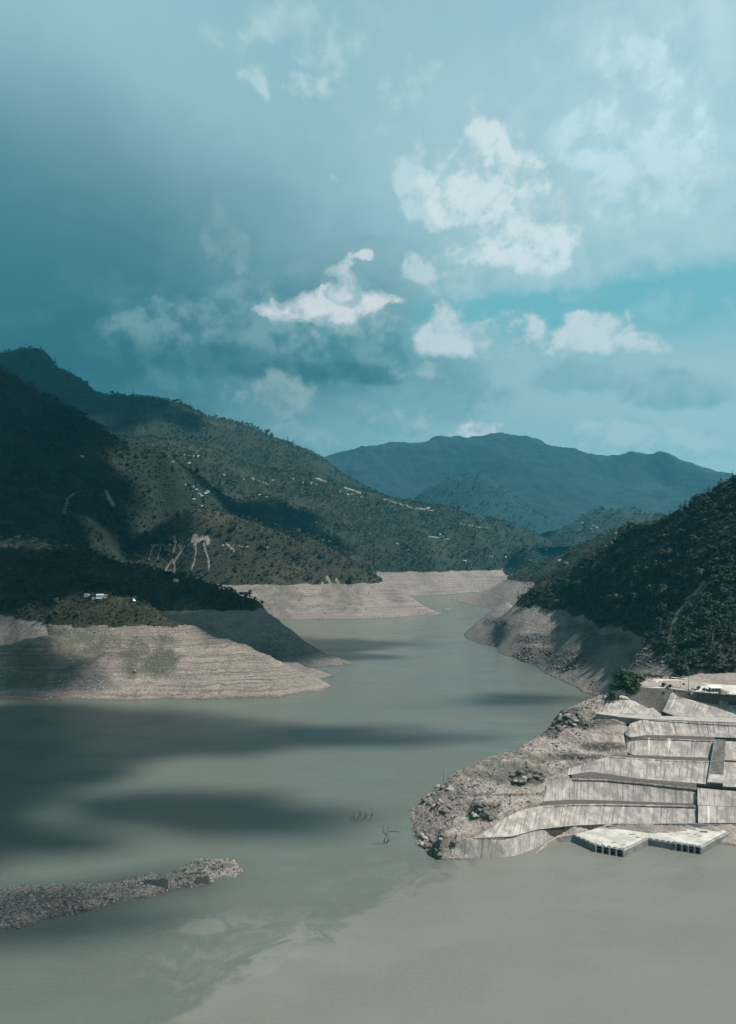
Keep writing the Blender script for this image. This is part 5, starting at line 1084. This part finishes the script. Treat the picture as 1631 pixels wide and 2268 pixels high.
# dark joint shadows between the buttress and the tiers are real gaps; a thin dark pipe runs down the joint
mb = MB(); mb.tube([tuple(W(1543.5, 1822, z=6.3) + np.array([0, -1.2, .4])), tuple(W(1543.8, 1786, z=14.7) + np.array([0, -1.2, .4]))], .35, 6); tag(mb.build('drain_pipe', MDARK), 'black drain pipe down the joint of the second slope', 'pipe')
mb = MB(); mb.tube([tuple(W(1542.5, 1780, z=15) + np.array([0, -1.2, .4])), tuple(W(1542, 1747, z=23.7) + np.array([0, -1.2, .4]))], .28, 6); tag(mb.build('drain_pipe', MDARK), 'black drain pipe down the joint of the third slope', 'pipe')

# ---------------------------------------------------------------- things on the terrace
def terrace():
    Pm = HILLS['promontory']
    def G(X, Y): q = W(X, Y, z=74.8); return q
    # lamp masts
    for X, Yb, Yt, lab in ((1526, 1531, 1470, 'tallest lamp mast at the front edge of the yard'), (1443, 1508, 1476, 'lamp mast behind the left end of the yard'), (1427, 1516, 1488, 'short lamp mast beside the leafy trees'), (1507, 1524, 1500, 'short lamp mast in the middle of the yard')):
        p = G(X, Yb); h = (Yb - Yt) / F * p[1]; root = empty('lamp_mast', tuple(p)); tag(root, lab, 'lamp mast')
        mb = MB(); mb.tube([(0, 0, -.5), (0, 0, h * .5), (0, 0, h)], [.22, .16, .10], 6); mb.build('pole', MSTEEL, root)
        mb = MB(); mb.tube([(0, 0, h), (.5, 0, h + .35), (1.3, 0, h + .4)], .07, 5); mb.build('arm', MSTEEL, root)
        mb = MB(); mb.box((1.6, 0, h + .36), (.9, .35, .2)); mb.build('lamp_head', MPAINT, root)
    # white roofed shed on the right
    p = G(1584, 1531); root = empty('shed', tuple(p)); tag(root, 'small open shed with a bright white roof on the yard edge', 'shed')
    MB().box((0, 0, 1.5), (8, 4.5, 3)).build('wall', MBEIGE, root); mb = MB(); mb.poly([(-4.7, -2.9, 3), (4.7, -2.9, 3), (4.7, 2.9, 3.7), (-4.7, 2.9, 3.7), (-4.7, -2.9, 3.25), (4.7, -2.9, 3.25), (4.7, 2.9, 3.95), (-4.7, 2.9, 3.95)], [(3, 2, 1, 0), (4, 5, 6, 7), (0, 1, 5, 4), (1, 2, 6, 5), (2, 3, 7, 6), (3, 0, 4, 7)]); mb.build('roof', MPAINT, root)
    for k in range(3): MB().box((-2.6 + k * 2.6, -2.27, 1.3), (1.5, .1, 1.9)).build('opening', MDARK, root)
    # long retaining wall with pale coping behind the yard
    q = resample(np.array([W(1488, 1509, D=578), W(1510, 1511, D=574), W(1545, 1517, D=568), W(1580, 1522, D=562), W(1700, 1530, D=556)]), 24)[0]
    root = empty('yard_wall', tuple(q[0])); tag(root, 'long dark wall with pale coping behind the yard', 'wall'); wl = MB(); cp = MB()
    for i in range(23):
        a = q[i] - q[0]; b = q[i + 1] - q[0]; wl.beam((a[0], a[1], a[2] + 1.2), (b[0], b[1], b[2] + 1.2), .7, 3.6); cp.beam((a[0], a[1] + 1.0, a[2] + 3.2), (b[0], b[1] + 1.0, b[2] + 3.2), 3.0, .3)
    wl.build('wall', MDARK, root); cp.build('coping', MCON2, root)
    # railing along the front edge
    q = resample(pl([(1470, 1526.5, 74.6), (1500, 1528, 74.6), (1540, 1533.5, 74.6), (1590, 1537.5, 74.6), (1640, 1541, 74.6)]), 26)[0]
    root = empty('railing', tuple(q[0])); tag(root, 'white railing along the front edge of the yard', 'railing'); rl = MB()
    for i in range(25): a = q[i] - q[0]; b = q[i + 1] - q[0]; rl.beam((a[0], a[1], a[2] + 1.1), (b[0], b[1], b[2] + 1.1), .12, .16)
    rl.build('handrail', MPAINT, root)
    for i in range(26): a = q[i] - q[0]; MB().box((a[0], a[1], a[2] + .45), (.16, .16, 1.3)).build('post', MPAINT, root)
    # huts, parked vehicles and heaps on the yard
    for X, Y, rz, col, lab in ((1456, 1513, .3, MPAINT, 'white parked van at the back of the yard'), (1537, 1529, .1, MSTEEL, 'dark parked car near the tall mast'), (1572, 1531, .2, MSTEEL, 'dark parked car beside the white roofed shed')):
        p = G(X, Y); root = empty('parked_car', tuple(p), rz); tag(root, lab, 'car' if 'car' in lab else 'van')
        mb = MB(); mb.poly([(-2.1, -.9, .35), (2.1, -.9, .35), (2.1, .9, .35), (-2.1, .9, .35), (-2.1, -.9, 1.0), (2.1, -.9, .95), (2.1, .9, .95), (-2.1, .9, 1.0), (-1.6, -.8, 1.65), (1.0, -.8, 1.6), (1.0, .8, 1.6), (-1.6, .8, 1.65)], [(3, 2, 1, 0), (0, 1, 5, 4), (1, 2, 6, 5), (2, 3, 7, 6), (3, 0, 4, 7), (4, 5, 9, 8), (5, 6, 10, 9), (6, 7, 11, 10), (7, 4, 8, 11), (8, 9, 10, 11)]); mb.build('body', col, root)
        for sx in (-1.3, 1.3):
            for sy in (-.9, .9): w = MB(); w.tube([(sx, sy - .1, .35), (sx, sy + .1, .35)], .35, 10); w.build('wheel', MDARK, root)
    r = random.Random(8)
    for k, (X, Y, s, lab) in enumerate(((1470, 1521, 1.3, 'shrub at the yard edge left of the bright slope'), (1484, 1524, 1.2, 'dry shrub at the yard edge above the bright slope'), (1478, 1527, 1.0, 'low shrub just below the yard edge'), (1548, 1527, 1.2, 'leafy bush in the middle of the yard'), (1516, 1521, 1.1, 'bush left of the tallest mast'), (1560, 1531, 1.1, 'bush in front of the parked cars'))):
        p = G(X, Y); put('bush', p[0], p[1], p[2] - .2, s, lab, 'shrub')
    # hillside houses on the other slopes
terrace()
def houses():
    def proto(wm, rm, flat):
        root = empty('hillside_house'); MB().box((0, 0, 1.4), (9, 7, 5.2)).build('wall', wm, root)
        mb = MB()
        if flat: mb.box((0, 0, 4.15), (9.8, 7.8, .3))
        else: mb.poly([(-5, -4, 3.9), (5, -4, 3.9), (5, 4, 3.9), (-5, 4, 3.9), (-5, 0, 5.6), (5, 0, 5.6)], [(3, 2, 1, 0), (0, 1, 5, 4), (2, 3, 4, 5), (0, 4, 3), (1, 2, 5)])
        mb.build('roof', rm, root)
        for x in (-2.6, 0, 2.6): MB().box((x, -3.52, 1.9), (1.1, .1, 1.3)).build('window', MDARK, root)
        return root
    PR = [proto(MPAINT, MPAINT, True), proto(MBEIGE, MROOFT, False), proto(MPAINT, MROOFT, False), proto(MBEIGE, MRED, False)]; used = set(); r = random.Random(12)
    def add(hill, X, Y, s, k, lab, grp=None):
        h = HILLS[hill].hit(X, Y)
        if not h: return
        o = PR[k] if k not in used else copy_tree(PR[k]); used.add(k); o.location = (h[0], h[1], h[2] + .6 * s); o.rotation_euler.z = r.uniform(-.6, .6); o.scale = (s, s, s); tag(o, lab, 'house', grp)
    for X, Y, s, k, lab in ((193, 1321, .75, 0, 'leftmost white hut on top of the lit headland'), (222, 1325, 1.05, 2, 'larger white house on top of the lit headland'), (237, 1324, .8, 3, 'low house right of the larger white one'), (208, 1328, .55, 0, 'small hut in front of the larger white house')):
        add('lit_headland', X, Y, s, k, lab)
    h = HILLS['lit_headland'].hit(296, 1331)
    if h:
        root = empty('tent', h); tag(root, 'small white pointed tent on the headland top', 'tent'); MB().poly([(-2.6, -2.6, 0), (2.6, -2.6, 0), (2.6, 2.6, 0), (-2.6, 2.6, 0), (0, 0, 4.2)], [(3, 2, 1, 0), (0, 1, 4), (1, 2, 4), (2, 3, 4), (3, 0, 4)]).build('canvas', MPAINT, root)
    add('shaded_headland', 390, 1288, .9, 2, 'hut between the trees on the shaded ridge')
    V = [('far_bank_hill', 'white houses of the village high on the long hill', [(665, 1066), (672, 1070), (681, 1069), (690, 1072), (700, 1075), (715, 1080), (752, 1090), (764, 1094), (770, 1096), (780, 1095), (792, 1100), (800, 1101), (812, 1104), (690, 1060), (650, 1062)]),
         ('far_bank_hill', 'scattered houses low on the terraced hill', [(660, 1196), (673, 1198), (705, 1200), (716, 1198), (730, 1199), (902, 1121), (925, 1128), (946, 1128), (950, 1127), (975, 1184), (990, 1188), (905, 1219), (1088, 1234), (1120, 1235), (1176, 1242), (1210, 1218), (830, 1133), (700, 1158), (880, 1205), (1030, 1245)]),
         ('dark_hill', 'small pale houses on the dark left hill', [(410, 1075), (427, 1080), (436, 1085), (442, 1096), (448, 1100), (456, 1093), (430, 1108), (448, 1123), (461, 1091), (183, 1013), (122, 1225), (384, 1025), (402, 1010)]),
         ('far_bank_hill', 'houses under the ridge of the middle hill', [(408, 1008), (418, 1011), (428, 1011), (440, 1012), (383, 1025), (420, 1027), (497, 1053), (540, 1063), (560, 1060), (574, 1098), (590, 1103), (600, 1101), (605, 1064)]),
         ('right_far_slope', 'pale houses on the ridge behind the right hill', [(1368, 1182), (1375, 1183), (1383, 1182), (1390, 1184), (1368, 1195), (1377, 1198), (1386, 1199), (1392, 1195), (1400, 1201), (1360, 1205), (1340, 1213), (1350, 1218), (1240, 1243), (1255, 1248)]),
         ('valley_hill', 'far white houses on the low valley hill', [(1290, 1160), (1300, 1167), (1310, 1172), (1316, 1166), (1322, 1170), (1285, 1175), (1330, 1163)])]
    for hill, lab, L in V:
        c_ = 0
        for i, (X, Y) in enumerate(sorted(L)):
            for dY in (0, 3, 6, 9):
                if HILLS[hill].hit(X, Y + dY): c_ += 1; add(hill, X, Y + dY, r.uniform(.8, 1.2), r.choice([0, 0, 1, 2]), nth(c_) + ' from the left among the ' + lab, lab); break
houses()

# ---------------------------------------------------------------- rocks, rubble, driftwood, dead trees
MROCK = simple('grey_rock', (.135, .122, .110), (.062, .057, .053), 1.3, bd=.1); MROCK2 = simple('pale_rock', (.28, .25, .225), (.16, .145, .13), 1.3, bd=.1)
def rock_pts(r, n=0):
    phi = (1 + 5 ** .5) / 2; V = np.array([(-1, phi, 0), (1, phi, 0), (-1, -phi, 0), (1, -phi, 0), (0, -1, phi), (0, 1, phi), (0, -1, -phi), (0, 1, -phi), (phi, 0, -1), (phi, 0, 1), (-phi, 0, -1), (-phi, 0, 1)], float) / 1.9
    V = V * r.uniform(.7, 1.25, (12, 1)) * np.array([r.uniform(.8, 1.5), r.uniform(.6, 1.0), r.uniform(.45, .8)])
    a = r.uniform(0, 6.28); R = np.array([[math.cos(a), -math.sin(a), 0], [math.sin(a), math.cos(a), 0], [0, 0, 1]]); return V @ R.T
FROCK = np.array([(0, 11, 5), (0, 5, 1), (0, 1, 7), (0, 7, 10), (0, 10, 11), (1, 5, 9), (5, 11, 4), (11, 10, 2), (10, 7, 6), (7, 1, 8), (3, 9, 4), (3, 4, 2), (3, 2, 6), (3, 6, 8), (3, 8, 9), (4, 9, 5), (2, 4, 11), (6, 2, 10), (8, 6, 7), (9, 8, 1)])
def rubble():
    r = np.random.default_rng(5)
    for hill, nm, n, lo, hi, lab, mat, cond in (('promontory', 'rubble', 5200, .25, 1.1, 'broken grey rubble strewn over the promontory', MROCK, lambda X, Y, z: (X < 1215 + (1900 - Y) * .35) & (z > -.3) & ~((X > 985) & (Y > 1852))),
                                                 ('promontory', 'rubble', 2000, .2, .8, 'pale broken rock strewn over the promontory', MROCK2, lambda X, Y, z: (X < 1130) & (z > -.3) & ~((X > 985) & (Y > 1852))),
                                                 ('spit', 'rubble', 2600, .15, 1.0, 'pale broken stones lying on the spit', MROCK2, lambda X, Y, z: (z > -.15)),
                                                 ('spit', 'rubble', 4200, .12, .8, 'dark stones and rubble covering the spit', MROCK, lambda X, Y, z: (z > -.15)),
                                                 ('lit_headland', 'rubble', 2600, .25, 1.5, 'loose stones on the beds of the lit headland', MROCK2, lambda X, Y, z: (z > 0) & (z < 70)),
                                                 ('slide_hill', 'rubble', 1500, .5, 2.6, 'loose rock on the bare shore below the slides', MROCK, lambda X, Y, z: (z > 0) & (z < 70)),
                                                 ('right_hill', 'rubble', 2600, .4, 2.6, 'rock outcrops on the grey scree below the right hill', MROCK, lambda X, Y, z: z > 0)):
        h = HILLS[hill]; V = h.V; A = h.A; X, Y = project(V[:, 0], V[:, 1], V[:, 2]); k = cond(X, Y, V[:, 2]) & (X > -60) & (X < 1700)
        if hill == 'right_hill': k &= (A['bare'] > .6) & (A['rock'] + fbm(V[:, 0] / 28, V[:, 1] / 28, 4, seed=51) * 1.3 > .55)
        ix = np.where(k)[0]; cl = fbm(V[ix, 0] / 9, V[ix, 1] / 9, 3, seed=33) + .6; cl = np.clip(cl, .05, 2) * (1 + 2.5 * A['rock'][ix]); ix = r.choice(ix, n, p=cl / cl.sum())
        PV = []
        for i in ix: PV.append(rock_pts(r) * (lo + (hi - lo) * r.random() ** 2.6) + V[i] + np.array([r.normal(0, .4), r.normal(0, .4), 0]))
        o = link(nm, mesh_np(nm, np.concatenate(PV), (FROCK[None] + 12 * np.arange(n)[:, None, None]).reshape(-1, 3), [mat], smooth_=False)); tag(o, lab, 'rubble', kind='stuff')
    # boulders large enough to tell apart
    def sub_rock(seed, mat):
        q = np.random.default_rng(seed); n = 10; th, ph = np.meshgrid(np.linspace(0, 2 * math.pi, 14, endpoint=False), np.linspace(.12, math.pi - .12, 8)); x = np.sin(ph) * np.cos(th); y = np.sin(ph) * np.sin(th); z = np.cos(ph)
        d = 1 + .35 * fbm(x * 1.7 + seed, y * 1.7 + z * 1.3, 3, seed=seed, ridged=True); V = np.stack([x * d * 1.2, y * d * .9, z * d * .65], -1).reshape(-1, 3); idx = np.arange(112).reshape(8, 14); Q = np.stack([idx[:-1], idx[1:], np.roll(idx[1:], -1, 1), np.roll(idx[:-1], -1, 1)], -1).reshape(-1, 4)
        V = np.r_[V, [V[:14].mean(0)], [V[-14:].mean(0)]]; T = [(i, (i + 1) % 14, 112, 112) for i in range(14)]
        me = bpy.data.meshes.new('boulder'); me.from_pydata(V.tolist(), [], Q.tolist() + [(i, (i + 1) % 14, 112) for i in range(14)] + [(98 + (i + 1) % 14, 98 + i, 113) for i in range(14)]); me.materials.append(mat); return me
    ms = [sub_rock(s, m) for s, m in ((1, MROCK), (2, MROCK), (3, MROCK2), (4, MROCK))]; rr = random.Random(4)
    def bo(hill, X, Y, s, k, lab, grp=None):
        h = HILLS[hill].hit(X, Y)
        if not h: return
        o = link('boulder', ms[k]); o.location = (h[0], h[1], h[2] + s * .1); o.scale = (s * rr.uniform(.8, 1.3), s * rr.uniform(.8, 1.2), s * rr.uniform(.7, 1.2)); o.rotation_euler = (rr.uniform(-.3, .3), rr.uniform(-.3, .3), rr.uniform(0, 6)); tag(o, lab, 'boulder', grp)
    for X0, X1, Y0, Y1, n, s0, s1, lab in ((1205, 1290, 1580, 1615, 26, 1.4, 3.2, 'dark boulder of the crag on the upper lake side of the promontory'), (1130, 1205, 1706, 1736, 20, 1.2, 2.6, 'dark boulder of the outcrop beside the third concrete slope'), (1045, 1092, 1780, 1812, 18, 1.0, 2.4, 'dark boulder of the rocky knob on the promontory'),
                                           (940, 1000, 1740, 1800, 26, 1.0, 2.4, 'boulder on the lake side edge of the promontory'), (925, 980, 1850, 1895, 24, .8, 2.0, 'boulder at the foot of the promontory point'), (1000, 1060, 1858, 1885, 14, .6, 1.5, 'boulder lying against the lowest concrete slope')):
        for i in range(n): bo('promontory', rr.uniform(X0, X1), rr.uniform(Y0, Y1), rr.uniform(s0, s1), rr.choice([0, 1, 3, 0, 2]), lab, lab.replace('boulder', 'boulders', 1))
    for i in range(26): bo('spit', rr.uniform(380, 530), rr.uniform(1905, 1955), rr.uniform(.5, 1.3), rr.choice([0, 1, 2, 3]), 'boulder on the lit end of the spit', 'boulders on the lit end of the spit')
    for i in range(24): bo('spit', rr.uniform(30, 370), rr.uniform(1962, 2030), rr.uniform(.4, 1.1), rr.choice([0, 1, 3]), 'boulder on the shaded part of the spit', 'boulders on the shaded part of the spit')
    # broken walls and slabs on the spit
    for X, Y, L, hgt, rz, tilt, mat, lab in ((346, 1962, 13, 4.4, .10, -.35, MROCK, 'long dark broken wall slab leaning on the spit'), (449, 1957, 7.5, 4.6, .15, -.3, MROCK, 'square dark broken wall slab low on the spit'), (504, 1921, 4.6, 3.4, .2, -.15, MROCK2, 'curved wall stub near the tip of the spit'), (434, 1938, 7, 2, .2, -.2, MROCK, 'low broken wall behind the square slab')):
        h = HILLS['spit'].hit(X, Y)
        if not h: continue
        n = 9; V = []; rq = random.Random(int(L * 10))
        for i in range(n):
            u = (i / (n - 1) - .5) * L; top = hgt * rq.uniform(.78, 1.0) * (1 if 0 < i < n - 1 else .8); bow = -.06 * u * u / L
            for dy in (-.35, .35): V += [(u, dy + bow, -1.0), (u + rq.uniform(-.2, .2), dy + bow + tilt * -1.6, top)]
        Fq = []
        for i in range(n - 1):
            a = i * 4; Fq += [(a, a + 4, a + 5, a + 1), (a + 2, a + 3, a + 7, a + 6), (a + 1, a + 5, a + 7, a + 3)]
        Fq += [(0, 1, 3, 2), ((n - 1) * 4, (n - 1) * 4 + 2, (n - 1) * 4 + 3, (n - 1) * 4 + 1)]
        o = MB().poly(V, Fq).build('broken_wall', mat); o.location = (h[0], h[1], h[2] - .4); o.rotation_euler.z = rz; tag(o, lab, 'ruined wall')
    # driftwood
    for hill, X, Y, L, rz, lab in (('spit', 330, 1994, 9, -.25, 'long log lying on the middle of the spit'), ('spit', 165, 2019, 6, -.9, 'pale log beside the dark stones on the spit'), ('spit', 150, 2008, 7, -.7, 'thin log above the pale one on the spit'), ('spit', 180, 1972, 5, .7, 'upright tree stump log on the spit ridge'), ('spit', 185, 2018, 6, .15, 'log pointing along the shaded spit'),
                                    ('promontory', 1050, 1741, 8, -.2, 'dark log among the pale stones of the promontory'), ('promontory', 1088, 1758, 7, .6, 'log slanting down the rubble slope'), ('promontory', 1020, 1768, 8, -.5, 'curved log on the lake side of the rubble'), ('promontory', 1160, 1783, 6, 1.9, 'log standing beside the second slope'), ('promontory', 1000, 1815, 6, .2, 'log near the point of the promontory')):
        h = HILLS[hill].hit(X, Y)
        if not h: continue
        c, s_ = math.cos(rz), math.sin(rz); p = [(h[0] + c * L * t, h[1] + s_ * L * t, float(HILLS[hill].zi(h[0] + c * L * t, h[1] + s_ * L * t)) + .3 + .15 * math.sin(9 * t)) for t in (-.5, -.2, .1, .35, .5)]
        mb = MB(); mb.tube(p, [.3, .28, .24, .18, .08], 7); mb.tube([p[3], (p[3][0] + .8, p[3][1] + .5, p[3][2] + .9)], [.1, .04], 5); tag(mb.build('driftwood_log', MDEAD, None, True), lab, 'log')
    # square inspection chamber set into the lowest slope
    p = W(1040, 1873, z=6.0); o = MB().box((0, 0, 0), (4.4, 3, 4.2)).build('concrete_chamber', MWALL); o.location = tuple(p); o.rotation_euler.z = .1; tag(o, 'square dark concrete chamber on the lowest slope', 'chamber')
    # mast on the lake side of the promontory
    h = HILLS['promontory'].hit(983, 1736) or HILLS['promontory'].hit(983, 1742)
    if h: mb = MB(); mb.tube([(0, 0, -1), (0, 0, 5), (.1, 0, 10.5)], [.2, .16, .1], 6); o = mb.build('post', MSTEEL); o.location = h; tag(o, 'thin dark post standing on the lake side rim of the promontory', 'post')
rubble()
def dead_tree(X, Y, hgt, lean, seed, stems, lab):
    r = random.Random(seed); p = W(X, Y, z=0); mb = MB()
    def br(a, d, L, rad, lv):
        pts = [a]; q = Vector(a); v = Vector(d).normalized()
        for i in range(4):
            v = (v + Vector((r.uniform(-.22, .22), r.uniform(-.22, .22), r.uniform(-.05, .2)))).normalized(); q = q + v * L / 4; pts.append(tuple(q))
        mb.tube(pts, [rad, rad * .85, rad * .65, rad * .45, rad * .25], 5)
        if lv > 0:
            for k in range(3):
                i = r.choice([1, 2, 3, 3]); w = Vector((r.uniform(-1, 1), r.uniform(-.6, .6), r.uniform(.2, .9))); br(pts[i], tuple(v * .7 + w), L * r.uniform(.4, .65), rad * .5, lv - 1)
    for sx, dx, k in stems: br((sx, r.uniform(-1, 1) * (len(stems) > 2), -1.5), (dx, 0, 1), hgt * k, .22 if len(stems) > 2 else .34, 2 if len(stems) > 2 else 3)
    o = mb.build('dead_tree', MDEAD, None, True); o.location = tuple(p); tag(o, lab, 'dead tree')
dead_tree(850, 1868, 10.0, 0, 3, [(0, .15, 1.0), (.2, .9, .55)], 'single bare drowned tree standing in the lake off the point')
dead_tree(800, 1818, 6.5, 0, 9, [(-5.5, -.5, .8), (-3.5, -.3, 1), (-2, .2, .9), (0, -.1, 1.1), (1.5, .25, 1), (3, .3, .95), (5, .6, .9), (6.2, .4, .7)], 'thicket of bare drowned branches farther out in the lake')
mb = MB(); mb.tube([(-4, 0, .05), (-1, .3, .15), (2, 0, .1), (5, -.4, .0)], [.15, .3, .28, .1], 6); mb.tube([(-1, .2, .1), (1, 1.6, .25)], [.15, .05], 5); o = mb.build('driftwood_log', MDEAD, None, True); o.location = tuple(W(873, 1842, z=0)); tag(o, 'log floating in the lake beside the bare tree', 'log')

scatter('forest', 'blue_foothill', 24.0, ['oak', 'oak2'], [2, 1], 1.3, 'forest on the rounded blue foothill', 'forest', .30, 260, zmin=60, seed=12)
